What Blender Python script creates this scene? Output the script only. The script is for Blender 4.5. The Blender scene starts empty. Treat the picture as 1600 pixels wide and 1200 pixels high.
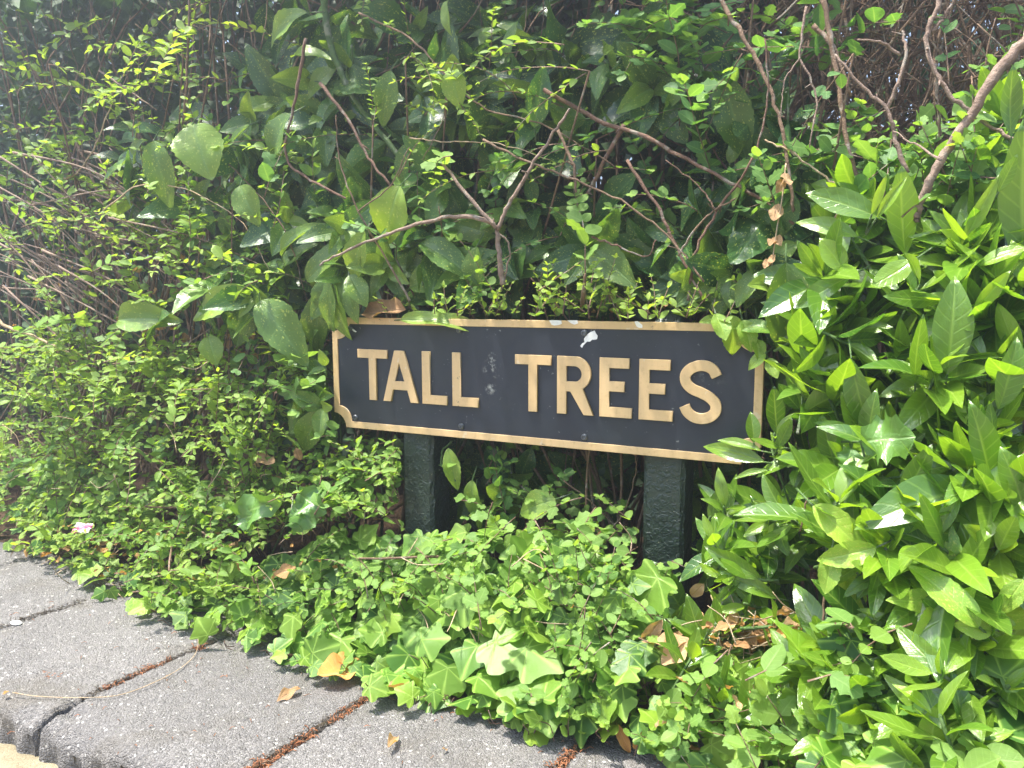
import bpy, bmesh, math, random
import numpy as np
from mathutils import Vector
R = math.radians
random.seed(11); rng = np.random.default_rng(7)

# ------------------------------------------------------------ camera, world, sun
GZ = 0.45                                   # sign centre above the ground
F, CX, CY, CZ, YAW, PIT, ROL = 1202., .537, -1.103, .147 + GZ, -.464, -.118, -.002
scn = bpy.context.scene
C = scn.collection
fw = np.array([math.sin(YAW)*math.cos(PIT), math.cos(YAW)*math.cos(PIT), math.sin(PIT)])
r0 = np.array([math.cos(YAW), -math.sin(YAW), 0.]); u0 = np.cross(r0, fw)
rt = r0*math.cos(ROL)+u0*math.sin(ROL); up = -r0*math.sin(ROL)+u0*math.cos(ROL)
CAM = np.array([CX, CY, CZ])
cd = bpy.data.cameras.new('camera'); cam = bpy.data.objects.new('camera', cd); C.objects.link(cam)
from mathutils import Matrix
M = Matrix(((rt[0], up[0], -fw[0], CX), (rt[1], up[1], -fw[1], CY), (rt[2], up[2], -fw[2], CZ), (0, 0, 0, 1)))
cam.matrix_world = M
cd.sensor_width = 36; cd.lens = F/1600*36; cd.clip_start = .02; cd.clip_end = 500
scn.camera = cam
scn.render.resolution_x = 1024; scn.render.resolution_y = 768

SUN = Vector((-.26, -.16, .95)).normalized()
elev = math.asin(SUN.z); azim = math.atan2(SUN.x, SUN.y)
w = bpy.data.worlds.new('World'); scn.world = w; w.use_nodes = True
nt = w.node_tree; nt.nodes.clear()
sky = nt.nodes.new('ShaderNodeTexSky'); sky.sky_type = 'NISHITA'; sky.sun_disc = False
sky.sun_elevation = elev; sky.sun_rotation = azim; sky.air_density = 1.0; sky.dust_density = 2.0; sky.ozone_density = 1.0
bg = nt.nodes.new('ShaderNodeBackground'); bg.inputs['Strength'].default_value = .15
wo = nt.nodes.new('ShaderNodeOutputWorld')
nt.links.new(sky.outputs[0], bg.inputs[0]); nt.links.new(bg.outputs[0], wo.inputs[0])
sd = bpy.data.lights.new('sun', 'SUN'); sd.energy = 4.6; sd.angle = R(3); sd.color = (1., .95, .86)
so = bpy.data.objects.new('sun', sd); C.objects.link(so)
so.rotation_euler = SUN.to_track_quat('Z', 'Y').to_euler()
scn.view_settings.view_transform = 'Standard'; scn.view_settings.look = 'None'
scn.view_settings.exposure = 1.9; scn.view_settings.gamma = 1
try: scn.cycles.max_bounces = 8; scn.cycles.transmission_bounces = 6; scn.cycles.diffuse_bounces = 4
except Exception: pass

# ------------------------------------------------------------ pixel <-> world
def ray(px, py): return fw + (px-800)/F*rt + (600-py)/F*up
def at(px, py, Y):
    d = ray(px, py); return CAM + d*(Y-CY)/d[1]
def atz(px, py, Z):
    d = ray(px, py); return CAM + d*(Z-CZ)/d[2]
def proj(P):
    P = np.atleast_2d(P); d = P-CAM; z = d@fw
    return 800+F*(d@rt)/z, 600-F*(d@up)/z, z
def inpoly(x, y, poly):
    n = len(poly); c = np.zeros(len(x), bool); j = n-1
    for i in range(n):
        xi, yi = poly[i]; xj, yj = poly[j]
        c ^= ((yi > y) != (yj > y)) & (x < (xj-xi)*(y-yi)/(yj-yi+1e-9)+xi); j = i
    return c
SIGN_POLY = [(514, 492), (1200, 506), (1196, 728), (1160, 728), (540, 678), (516, 645)]
POSTS = [[(628, 660), (697, 668), (700, 838), (632, 826)], [(996, 700), (1082, 700), (1080, 875), (998, 875)]]
KERB_POLY = [(-50, 862), (135, 952), (250, 972), (340, 1002), (450, 1045), (600, 1092), (700, 1112), (820, 1142), (905, 1168), (1045, 1202), (1000, 1300), (-50, 1300)]

# ------------------------------------------------------------ mesh helpers
def tag(o, label=None, cat=None, group=None, kind=None):
    if label: o['label'] = label
    if cat: o['category'] = cat
    if group: o['group'] = group
    if kind: o['kind'] = kind
    return o
def empty(name, loc, label, cat, group=None):
    o = bpy.data.objects.new(name, None); C.objects.link(o); o.location = loc
    o.empty_display_size = .05
    bpy.context.view_layer.update()
    return tag(o, label, cat, group)
def link(name, me, mat, parent=None):
    o = bpy.data.objects.new(name, me); C.objects.link(o)
    if mat is not None and not me.materials: me.materials.append(mat)
    if parent is not None:
        o.parent = parent
        l = parent.location
        o.matrix_parent_inverse = Matrix.Translation((-l[0], -l[1], -l[2])) if parent.parent is None else Matrix.Translation((0, 0, 0))
    return o
def raw_mesh(name, V, T, uvw=None, tone=None, smooth=True):
    """V (n,3) float, T (m,3) triangles"""
    V = np.asarray(V, np.float32); T = np.asarray(T, np.int32)
    me = bpy.data.meshes.new(name)
    me.vertices.add(len(V)); me.vertices.foreach_set('co', V.ravel())
    me.loops.add(T.size); me.loops.foreach_set('vertex_index', T.ravel())
    me.polygons.add(len(T)); me.polygons.foreach_set('loop_start', np.arange(0, T.size, 3, dtype=np.int32))
    me.polygons.foreach_set('loop_total', np.full(len(T), 3, np.int32))
    if smooth: me.polygons.foreach_set('use_smooth', np.ones(len(T), bool))
    me.update(calc_edges=True)
    if uvw is not None:
        a = me.attributes.new('leaf', 'FLOAT_VECTOR', 'POINT'); a.data.foreach_set('vector', np.asarray(uvw, np.float32).ravel())
    if tone is not None:
        a = me.attributes.new('tone', 'FLOAT_VECTOR', 'POINT'); a.data.foreach_set('vector', np.asarray(tone, np.float32).ravel())
    return me
def smooth_path(P, sub=5):
    P = [np.array(p, float) for p in P]
    if len(P) < 3: return np.array(P)
    Q = [2*P[0]-P[1]]+P+[2*P[-1]-P[-2]]; out = []
    for i in range(1, len(Q)-2):
        a, b, c, d = Q[i-1:i+3]
        for k in range(sub):
            t = k/sub
            out.append(.5*((2*b)+(-a+c)*t+(2*a-5*b+4*c-d)*t*t+(-a+3*b-3*c+d)*t**3))
    out.append(P[-1]); return np.array(out)
class Tubes:
    def __init__(s): s.V = []; s.T = []; s.n = 0
    def add(s, P, ra, rb, sides=5, rough=0., prot=False):
        P = np.asarray(P, float)
        if prot or getattr(s, 'prot', False):
            x, y, z = proj(P); bad = (inpoly(x, y, SIGN_POLY) & (P[:, 1] < .03)) | ((inpoly(x, y, POSTS[0]) | inpoly(x, y, POSTS[1])) & (P[:, 1] < .06)) | inpoly(x, y, KERB_POLY)
            if bad.any():
                k = np.where(~bad)[0]; 
                if len(k) < 3: return
                run = k[-1]; 
                while run > 0 and not bad[run-1]: run -= 1
                P = P[run:k[-1]+1]
        n = len(P)
        if n < 2: return
        D = np.gradient(P, axis=0); D /= np.linalg.norm(D, axis=1)[:, None]+1e-9
        ref = np.array([.31, .27, .91]) if abs(D[0][2]) < .8 else np.array([1., .1, .2])
        A = np.cross(D, ref); A /= np.linalg.norm(A, axis=1)[:, None]+1e-9; B = np.cross(D, A)
        r = np.linspace(ra, rb, n)
        if rough: r = r*(1+rng.uniform(-rough, rough, n))
        th = np.arange(sides)*2*math.pi/sides
        rr = r[:, None]*(1+(rng.uniform(-rough, rough, (n, sides)) if rough else 0))
        V = P[:, None]+rr[..., None]*(A[:, None]*np.cos(th)[None, :, None]+B[:, None]*np.sin(th)[None, :, None])
        V = np.concatenate([V.reshape(-1, 3), P[-1:]+D[-1:]*rb*.6, P[:1]])
        T = []
        for i in range(n-1):
            for k in range(sides):
                a = i*sides+k; b = i*sides+(k+1) % sides
                T += [(a, b, a+sides), (b, b+sides, a+sides)]
        e = n*sides
        for k in range(sides):
            T.append(((n-1)*sides+k, (n-1)*sides+(k+1) % sides, e)); T.append(((k+1) % sides, k, e+1))
        s.V.append(V); s.T.append(np.array(T)+s.n); s.n += len(V)
    def build(s, name, mat, parent=None):
        if not s.V: return None
        return link(name, raw_mesh(name, np.concatenate(s.V), np.concatenate(s.T)), mat, parent)

# ------------------------------------------------------------ materials
def nodes(name):
    m = bpy.data.materials.new(name); m.use_nodes = True
    n = m.node_tree; n.nodes.clear(); return m, n
class NB:
    def __init__(s, n): s.n = n
    def mk(s, t, **k):
        x = s.n.nodes.new(t)
        for a, b in k.items(): setattr(x, a, b)
        return x
    def ln(s, a, b): s.n.links.new(a, b)
    def val(s, sock, v):
        if hasattr(v, 'is_linked') or isinstance(v, bpy.types.NodeSocket): s.ln(v, sock)
        else:
            if isinstance(v, tuple) and len(v) == 3 and len(sock.default_value) == 4: v = (*v, 1)
            sock.default_value = v
    def m(s, op, a, b=0., c=None, clamp=False):
        x = s.mk('ShaderNodeMath', operation=op, use_clamp=clamp); s.val(x.inputs[0], a); s.val(x.inputs[1], b)
        if c is not None: s.val(x.inputs[2], c)
        return x.outputs[0]
    def mix(s, f, a, b, bt='MIX'):
        x = s.mk('ShaderNodeMix', data_type='RGBA', blend_type=bt); s.val(x.inputs[0], f); s.val(x.inputs[6], a); s.val(x.inputs[7], b)
        return x.outputs[2]
    def rng(s, v, a, b, c=0., d=1.):
        x = s.mk('ShaderNodeMapRange'); s.val(x.inputs[0], v)
        for i, q in enumerate((a, b, c, d)): x.inputs[i+1].default_value = q
        return x.outputs[0]
    def noise(s, vec, sc, det=3., ro=.55, dist=0.):
        x = s.mk('ShaderNodeTexNoise'); s.val(x.inputs['Scale'], sc); x.inputs['Detail'].default_value = det
        x.inputs['Roughness'].default_value = ro; x.inputs['Distortion'].default_value = dist
        if vec is not None: s.ln(vec, x.inputs['Vector'])
        return x.outputs['Fac']
    def vor(s, vec, sc, feat='F1'):
        x = s.mk('ShaderNodeTexVoronoi', feature=feat); s.val(x.inputs['Scale'], sc)
        if vec is not None: s.ln(vec, x.inputs['Vector'])
        return x
    def obj(s): return s.mk('ShaderNodeTexCoord').outputs['Object']
    def attr(s, name):
        x = s.mk('ShaderNodeAttribute', attribute_name=name); y = s.mk('ShaderNodeSeparateXYZ'); s.ln(x.outputs['Vector'], y.inputs[0])
        return y.outputs
    def bump(s, h, st, dist=.002):
        x = s.mk('ShaderNodeBump'); x.inputs['Strength'].default_value = st; x.inputs['Distance'].default_value = dist
        s.ln(h, x.inputs['Height']); return x.outputs[0]
    def pr(s, col, rough=.5, spec=.5, nrm=None, metal=0., coat=0.):
        p = s.mk('ShaderNodeBsdfPrincipled'); s.val(p.inputs['Base Color'], col); s.val(p.inputs['Roughness'], rough)
        p.inputs['Specular IOR Level'].default_value = spec; p.inputs['Metallic'].default_value = metal
        p.inputs['Coat Weight'].default_value = coat
        if nrm is not None: s.ln(nrm, p.inputs['Normal'])
        return p.outputs[0]
    def out(s, sh):
        o = s.mk('ShaderNodeOutputMaterial'); s.ln(sh, o.inputs[0])

def leaf_mat(name, dark, light, young, rough=.4, spec=.5, transl=.35, spots=0., veins=9., vein_c=.35, radial=False, bumps=.5, brown=.25, wr=.5):
    m, n = nodes(name); b = NB(n)
    u, v, rd = b.attr('leaf')[:3]; yo, vn, r2 = b.attr('tone')[:3]
    au = b.m('ABSOLUTE', u)
    base = b.mix(rd, dark, light)
    base = b.mix(yo, base, young)
    cv = b.mk('ShaderNodeCombineXYZ'); b.ln(b.m('MULTIPLY', u, wr), cv.inputs[0]); b.ln(v, cv.inputs[1]); b.ln(b.m('MULTIPLY', rd, 57.), cv.inputs[2])
    vec = cv.outputs[0]
    mot = b.noise(vec, 3.5, 3)
    base = b.mix(b.rng(mot, .3, .75, 0, .35), base, b.mix(.5, base, light))
    if radial:
        vm = b.m('POWER', vn, 5.); h = vm
        vm = b.m('MULTIPLY', vm, .95)
    else:
        mid = b.rng(au, .0, .13, 1., 0.)
        s_ = b.m('SINE', b.m('MULTIPLY', b.m('SUBTRACT', v, b.m('MULTIPLY', au, .16)), veins*2*math.pi))
        sv = b.rng(s_, .80, 1., 0., 1.)
        sv = b.m('MULTIPLY', sv, .22 if spots else .38); h = b.m('MAXIMUM', mid, sv); vm = h
    base = b.mix(b.m('MULTIPLY', vm, vein_c), base, (min(1, light[0]*2.2+.05), min(1, light[1]*1.7+.05), light[2]*2.2+.04))
    if spots:
        big = b.noise(vec, 2.6, 2.)
        msk = None
        for sc_, gate, rad in ((17., .60-.16*spots, .30), (34., .55-.12*spots, .34)):
            vo = b.vor(vec, sc_); se = b.mk('ShaderNodeSeparateColor'); b.ln(vo.outputs['Color'], se.inputs[0])
            on = b.rng(b.m('ADD', se.outputs[0], b.m('MULTIPLY', b.m('SUBTRACT', big, .5), .9)), gate+.02, gate+.05)
            rr_ = b.m('MULTIPLY', se.outputs[1], rad+.1*spots)
            mm = b.m('MULTIPLY', on, b.rng(b.m('SUBTRACT', vo.outputs['Distance'], rr_), -.06, .04, 1., 0.))
            msk = mm if msk is None else b.m('MAXIMUM', msk, mm)
        base = b.mix(b.m('MULTIPLY', msk, .75), base, (.40, .46, .10))
    ed = b.noise(vec, 5., 4., .7)
    be = b.rng(b.m('ADD', ed, b.m('MULTIPLY', b.m('MULTIPLY', au, v), .16)), .80, .86, 0., brown)
    base = b.mix(be, base, (.22, .13, .05))
    fine = b.noise(vec, 40., 2.)
    hh = b.m('ADD', b.m('MULTIPLY', h, -.22), b.m('ADD', b.m('MULTIPLY', mot, .6), b.m('MULTIPLY', fine, .12)))
    nr = b.bump(hh, bumps, .004)
    ps = b.pr(base, b.m('ADD', rough, b.m('MULTIPLY', r2, .16)), spec, nr)
    tr = b.mk('ShaderNodeBsdfTranslucent'); b.ln(b.mix(.55, base, b.mix(1., base, (3.0, 2.7, .5), 'MULTIPLY')), tr.inputs[0])
    ms = b.mk('ShaderNodeMixShader'); ms.inputs[0].default_value = transl
    b.ln(ps, ms.inputs[1]); b.ln(tr.outputs[0], ms.inputs[2]); b.out(ms.outputs[0])
    return m
MAT = {}
MAT['small'] = leaf_mat('small_leaf', (.050, .135, .024), (.155, .29, .045), (.36, .46, .08), .45, .35, .42, wr=.5, veins=6, vein_c=.25, bumps=.3)
MAT['round'] = leaf_mat('round_leaf', (.05, .14, .04), (.13, .26, .065), (.30, .43, .06), .5, .35, .42, wr=.6, veins=6, vein_c=.3, bumps=.3)
MAT['spotted'] = leaf_mat('spotted_laurel_leaf', (.020, .066, .022), (.065, .165, .035), (.28, .40, .05), .22, .6, .28, spots=.75, veins=8, wr=.45, bumps=.7)
MAT['blotched'] = leaf_mat('blotched_laurel_leaf', (.07, .19, .02), (.17, .33, .035), (.34, .48, .06), .22, .6, .35, spots=1.5, veins=8, wr=.45, bumps=.7)
MAT['glossy'] = leaf_mat('glossy_leaf', (.030, .095, .012), (.12, .245, .022), (.30, .45, .03), .15, 1., .40, veins=8, wr=.35, vein_c=.5, bumps=.55, brown=.5)
MAT['ivy'] = leaf_mat('ivy_leaf', (.032, .10, .016), (.13, .265, .028), (.29, .42, .045), .38, .36, .36, radial=True, vein_c=.85, wr=.5, bumps=.5, brown=.3)
MAT['holly'] = leaf_mat('holly_leaf', (.04, .12, .02), (.10, .21, .04), (.2, .35, .05), .22, .6, .25, veins=6, wr=.5, bumps=.7)
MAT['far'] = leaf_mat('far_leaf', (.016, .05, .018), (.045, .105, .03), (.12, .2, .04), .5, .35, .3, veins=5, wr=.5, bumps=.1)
MAT['dead'] = leaf_mat('dead_leaf', (.30, .17, .08), (.50, .33, .18), (.62, .30, .07), .7, .2, .2, veins=8, wr=.5, vein_c=.2, bumps=1., brown=.8)

def wood(name, a, c, rough=.8, sc=60.):
    m, n = nodes(name); b = NB(n); o = b.obj()
    f = b.noise(o, sc, 4, .65); g = b.noise(o, sc*6, 3, .7); li = b.noise(o, sc*.7, 3, .6)
    col = b.mix(b.rng(f, .3, .7), a, c)
    col = b.mix(b.rng(g, .6, .75, 0, .5), col, tuple(x*.35 for x in a))
    col = b.mix(b.rng(li, .56, .66, 0, .55), col, (.34, .33, .28))
    b.out(b.pr(col, rough, .3, b.bump(b.m('ADD', f, g), 1., .003))); return m
MAT['twig'] = wood('brown_twig', (.12, .075, .045), (.26, .17, .11))
MAT['pale'] = wood('pale_bark', (.17, .115, .085), (.33, .24, .185))
MAT['red'] = wood('red_brown_bark', (.11, .06, .04), (.22, .13, .09))
MAT['greenstem'] = wood('green_stem', (.05, .10, .03), (.11, .19, .05), .45)
MAT['straw'] = wood('dry_straw', (.40, .28, .16), (.55, .42, .28))

def stone_mat(name, c1, c2, seed):
    m, n = nodes(name); b = NB(n); o = b.obj()
    mp = b.mk('ShaderNodeMapping'); mp.inputs['Location'].default_value = (seed*3.1, seed*1.7, 0); b.ln(o, mp.inputs[0]); o = mp.outputs[0]
    big = b.noise(o, 4., 5, .6); med = b.noise(o, 26., 4, .65); fi = b.noise(o, 420., 3, .7)
    v = b.vor(o, 420.); vc = b.mk('ShaderNodeSeparateColor'); b.ln(v.outputs['Color'], vc.inputs[0])
    v2 = b.vor(o, 170.); vc2 = b.mk('ShaderNodeSeparateColor'); b.ln(v2.outputs['Color'], vc2.inputs[0])
    col = b.mix(b.rng(big, .3, .7), c1, c2)
    col = b.mix(b.rng(med, .35, .65, 0, .35), col, tuple(x*.6 for x in c1))
    col = b.mix(b.m('MULTIPLY', b.rng(vc.outputs[0], .0, 1., 0, .8), 1.), col, b.mix(vc.outputs[1], tuple(x*.5 for x in c1), tuple(min(1, x*1.5) for x in c2)))
    wh = b.m('MULTIPLY', b.rng(vc2.outputs[0], .90, .93), b.rng(v2.outputs['Distance'], .30, .42, 1., 0.))
    col = b.mix(b.m('MULTIPLY', wh, .75), col, (.62, .60, .56))
    dk = b.m('MULTIPLY', b.rng(vc2.outputs[1], .86, .9), b.rng(v2.outputs['Distance'], .3, .5, 1., 0.))
    col = b.mix(b.m('MULTIPLY', dk, .6), col, (.06, .06, .06))
    st = b.noise(o, 9., 4, .6, .6)
    col = b.mix(b.rng(st, .5, .7, 0, .45), col, (.12, .105, .08)); st2 = b.noise(o, 2.6, 4, .6, .4); col = b.mix(b.rng(st2, .45, .65, 0, .35), col, (.11, .105, .10))
    h = b.m('ADD', b.m('MULTIPLY', v.outputs['Distance'], -1.2), b.m('ADD', fi, b.m('MULTIPLY', med, 1.)))
    b.out(b.pr(col, .88, .25, b.bump(h, .9, .003))); return m

# ------------------------------------------------------------ leaf templates
TPL = {}
def strip(ns, cols, wfun, fold, bend, wave=0., twist=0., serr=0., seed=0):
    r = random.Random(seed); V = []; U = []; ph = r.uniform(0, 6)
    for i in range(ns+1):
        t = i/ns; wd = wfun(t)
        if serr and .3 < t < .97 and i % 2: wd *= 1+serr
        elif serr and .3 < t < .97: wd *= 1-serr*.4
        y = t
        for j in range(cols):
            x = -1+2*j/(cols-1); a = abs(x)
            z = fold*a*wd - bend*t*t + wave*a*math.sin(ph+t*9+(2 if x > 0 else 0))*wd*2
            zz = twist*x*wd*t
            V.append((x*wd, y*(1-.12*bend*t), z+zz)); U.append((x, t, 0))
    T = []
    for i in range(ns):
        for j in range(cols-1):
            a = i*cols+j; T += [(a, a+1, a+cols), (a+1, a+cols+1, a+cols)]
    return np.array(V), np.array(T), np.array(U, float)
def ell(W, a=.8, b=.85): return lambda t: W*max(0., math.sin(math.pi*min(1, t**a)))**b+.004*(1-t)
def ivy(seed):
    r = random.Random(seed)
    half = [(.08, -.05, .0), (.28, -.13, .15), (.47, -.06, 1.), (.50, .08, .2), (.45, .21, 0.), (.54, .32, .2), (.63, .44, 1.), (.52, .56, .2), (.37, .63, 0.), (.21, .80, .2)]
    half = [(x*r.uniform(.88, 1.08), y*r.uniform(.94, 1.06), v) for x, y, v in half]
    L = [(0, .0, .0)]+half+[(0, 1.02, 1.)]+[(-x*r.uniform(.9, 1.1), y, v) for x, y, v in reversed(half)]
    L = [tuple(q) for q in smooth_path(L+[(0, .0, .0)], 3)[:-1]]
    CUR = r.uniform(-.35, .15); BEN = r.uniform(.0, .25); hub = np.array((0., .06)); V = [(0, .06, .0)]; U = [(0, 0, 1.)]
    k = len(L)
    for s in (.33, .68, 1.):
        for x, y, v in L:
            p = hub+(np.array((x, y))-hub)*s
            z = CUR*(abs(p[0]))**1.6 - BEN*p[1]**2 + .006*(1-v)*s+ .012*math.sin(p[0]*7+seed)+.02*math.sin(p[1]*5+seed*2)
            V.append((p[0], p[1], z)); U.append((p[0]*1.6, max(0, min(1, p[1])), v))
    T = []
    for i in range(k):
        j = (i+1) % k
        T.append((0, 1+j, 1+i))
        for q in (0, 1):
            a = 1+q*k+i; b_ = 1+q*k+j; T += [(a, b_, a+k), (b_, b_+k, a+k)]
    return np.array(V, float), np.array(T), np.array(U, float)
def lobed(seed):
    r = random.Random(seed)
    wf = lambda t: (.33*max(0, math.sin(math.pi*t**.85))**.7)*(1+.28*math.cos(t*19+seed))+.004
    return strip(10, 3, wf, r.uniform(-.1, .2), r.uniform(0, .3), .05, 0, 0, seed)
def holly(seed):
    wf = lambda t: .25*max(0, math.sin(math.pi*t**.9))**.7+.003
    V, T, U = strip(13, 5, wf, .25, .15, .45, 0, .0, seed)
    for i in range(14):
        if i % 3 == 1 and 0 < i < 13:
            for j in (0, 4): V[i*5+j, 0] *= 1.4; V[i*5+j, 2] += .03
    return V, T, U
for k in range(5):
    r = random.Random(k)
    TPL['small', k] = strip(4, 3, ell(.27, .9, .75), r.uniform(.1, .6), r.uniform(-.1, .25), 0, 0, 0, k)
    TPL['round', k] = strip(6, 3, ell(.36, .92, .7), r.uniform(.0, .4), r.uniform(-.1, .3), .02, r.uniform(-.1, .1), 0, k) if k < 3 else lobed(k)
    TPL['spotted', k] = strip(18, 5, ell(.235, .86, .8), r.uniform(.1, .7), r.uniform(.0, .6), .07, r.uniform(-.6, .6), .055, k)
    TPL['glossy', k] = strip(10, 5, ell(.165, .95, .85), r.uniform(.1, .7), r.uniform(-.15, .4), .04, r.uniform(-.4, .4), 0, k)
    TPL['ivy', k] = ivy(k+1)
    TPL['holly', k] = holly(k)
    TPL['far', k] = strip(2, 3, ell(.3, .95, .7), r.uniform(.0, .5), r.uniform(-.1, .4), 0, 0, 0, k)
    TPL['dead', k] = strip(12, 5, ell(.25, .9, .75), r.uniform(.1, .8), r.uniform(-.8, .6), .2, r.uniform(-.7, .7), 0, k)
TPL_KIND = {'blotched': 'spotted'}

class Foliage:
    def __init__(s, kind): s.kind = kind; s.b = {}
    def add(s, p, d, n, L, rand=None, young=0., wide=1., var=None, k=None):
        t = (k or TPL_KIND.get(s.kind, s.kind), random.randrange(5) if var is None else var)
        s.b.setdefault(t, []).append((*p, *d, *n, L, random.random() if rand is None else rand, young, wide))
    def build(s, name, parent, protect=True):
        Vs = []; Ts = []; Us = []; Os = []; off = 0
        for t, L in s.b.items():
            A = np.array(L, float); V, T, U = TPL[t]
            P = A[:, 0:3]; D = A[:, 3:6]; N = A[:, 6:9]
            D = D/(np.linalg.norm(D, axis=1)[:, None]+1e-9)
            S = np.cross(D, N); S /= np.linalg.norm(S, axis=1)[:, None]+1e-9
            N = np.cross(S, D)
            if protect:
                keep = np.ones(len(A), bool)
                Ln = A[:, 9][:, None]; Sw = S*Ln*(.24*A[:, 12])[:, None]
                for Q in (P, P+D*Ln, P+D*Ln*.5, P+D*Ln*.5+Sw, P+D*Ln*.5-Sw):
                    x, y, z = proj(Q)
                    for poly in [SIGN_POLY]+POSTS: keep &= ~(inpoly(x, y, poly) & (Q[:, 1] < .06))
                    keep &= ~((abs(Q[:, 0]) < .385) & (abs(Q[:, 2]-GZ) < .108) & (abs(Q[:, 1]) < .012))
                    keep &= Q[:, 2] > .002
                    keep &= ~inpoly(x, y, KERB_POLY)
                    keep &= z > .35
                A = A[keep]; P = P[keep]; D = D[keep]; N = N[keep]; S = S[keep]
            m = len(A)
            if not m: continue
            L_ = A[:, 9][:, None, None]
            W = P[:, None]+L_*(S[:, None]*V[None, :, 0:1]*A[:, 12][:, None, None]+D[:, None]*V[None, :, 1:2]+N[:, None]*V[None, :, 2:3])
            Vs.append(W.reshape(-1, 3))
            k = len(V); Ts.append((T[None]+(np.arange(m)*k)[:, None, None]+off).reshape(-1, 3)); off += m*k
            uu = np.empty((m, k, 3)); uu[:, :, 0] = U[None, :, 0]; uu[:, :, 1] = U[None, :, 1]; uu[:, :, 2] = A[:, 10][:, None]
            tt = np.empty((m, k, 3)); tt[:, :, 0] = A[:, 11][:, None]; tt[:, :, 1] = U[None, :, 2]; tt[:, :, 2] = rng.random(m)[:, None]
            Us.append(uu.reshape(-1, 3)); Os.append(tt.reshape(-1, 3))
        if not Vs: return None
        me = raw_mesh(name, np.concatenate(Vs), np.concatenate(Ts), np.concatenate(Us), np.concatenate(Os))
        return link(name, me, MAT[s.kind], parent)

def nrm(v): v = np.asarray(v, float); return v/(np.linalg.norm(v)+1e-9)
def rv(s=1.): return rng.normal(0, s, 3)
UP = np.array((0, 0, 1.)); OUT = nrm((.3, -.9, .1))

class Plant:
    """one shrub: an Empty at its base > foliage, stems"""
    def __init__(s, name, label, cat, base, kind, stem='twig', group=None):
        s.root = empty(name, tuple(base), label, cat, group); s.base = np.array(base, float)
        s.f = Foliage(kind); s.t = Tubes(); s.t.prot = True; s.kind = kind; s.stem = stem
    def path(s, p, d, length, droop, jit, n):
        pts = [np.array(p, float)]; d = nrm(d)
        for i in range(n):
            pts.append(pts[-1]+d*length/n); d = nrm(d+np.array((0, 0, -droop/n))+rv(jit))
        return np.array(pts)
    def spray(s, tip, d, length, L, gap, droop=.6, r=.0012, young=.0, jit=.06):
        n = max(3, int(length/gap)); start = np.array(tip)-nrm(d)*length*.85+np.array((0, 0, .2*droop*length))
        P = s.path(start, nrm(d)+np.array((0, 0, droop*.25)), length, droop, jit, n)
        s.t.add(P, r, r*.4, 3)
        ysp = min(1, max(0, young+rng.normal(0, .12))); base_r = random.random()
        for i in range(1, n+1):
            dd = nrm(P[i]-P[i-1]); sd = nrm(np.cross(dd, UP+rv(.25))); q = i/n
            for sg in (-1, 1):
                if random.random() < .07: continue
                l = L*random.uniform(.65, 1.15)*(1-.45*q**3); ld = nrm(dd*.55+sd*sg*.8+UP*.1+rv(.18))
                s.f.add(P[i], ld, nrm(UP*.8+OUT*.45+rv(.35)), l, min(1, max(0, base_r*.5+random.random()*.5)), min(1, ysp+.25*max(0, q-.7)*random.random()*2))
        s.f.add(P[-1], nrm(P[-1]-P[-2]), nrm(UP+OUT*.4+rv(.3)), L*.6, random.random(), min(1, ysp+.3))
        return start
    def rosette(s, tip, d, L, n=9, spread=1., young=0., droop=0., wide=1., r=.002, ln=.07):
        d = nrm(d); a = nrm(np.cross(d, rv())); b_ = np.cross(d, a); start = np.array(tip)-d*ln
        s.t.add(s.path(start, d, ln, -.1, .03, 4), r, r*.7, 4)
        ph = random.uniform(0, 6)
        for i in range(n):
            th = ph+i*2.4; q = i/max(1, n-1); el = spread*(1.15-.75*q)
            rad = a*math.cos(th)+b_*math.sin(th)
            ld = nrm(d*math.cos(el)+rad*math.sin(el)-UP*droop+rv(.08))
            p = start+d*ln*(.45+.55*q)
            l = L*(1-.4*q)*random.uniform(.62, 1.2)
            s.f.add(p+rad*r, ld, nrm(d*math.sin(el)-rad*math.cos(el)*.6+UP*.35+rv(.15)), l, None, min(1, max(0, young+.9*max(0, q-.6)+rng.normal(0, .14))), wide*random.uniform(.85, 1.15))
        return start
    def main(s, starts, k=8, r=.004):
        if not starts: return
        idx = rng.choice(len(starts), min(k, len(starts)), replace=False)
        for i in idx:
            e = np.array(starts[i]); b0 = s.base+np.array((rng.normal(0, .03), rng.normal(0, .02), 0))
            mid = (b0+e)/2+np.array((rng.normal(0, .03), abs(rng.normal(0, .04))+.03, .05))
            s.t.add(smooth_path([b0, mid, e], 6), r, r*.4, 5, .08)
    def done(s, protect=True):
        s.f.build('foliage', s.root, protect); s.t.build('stem', MAT[s.stem], s.root)

def ellipse_pts(cx, cy, rx, ry, n):
    out = []
    for _ in range(n):
        a = random.uniform(0, 2*math.pi); q = math.sqrt(random.random()); out.append((cx+rx*q*math.cos(a), cy+ry*q*math.sin(a), q*math.sin(a)))
    return out

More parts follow.
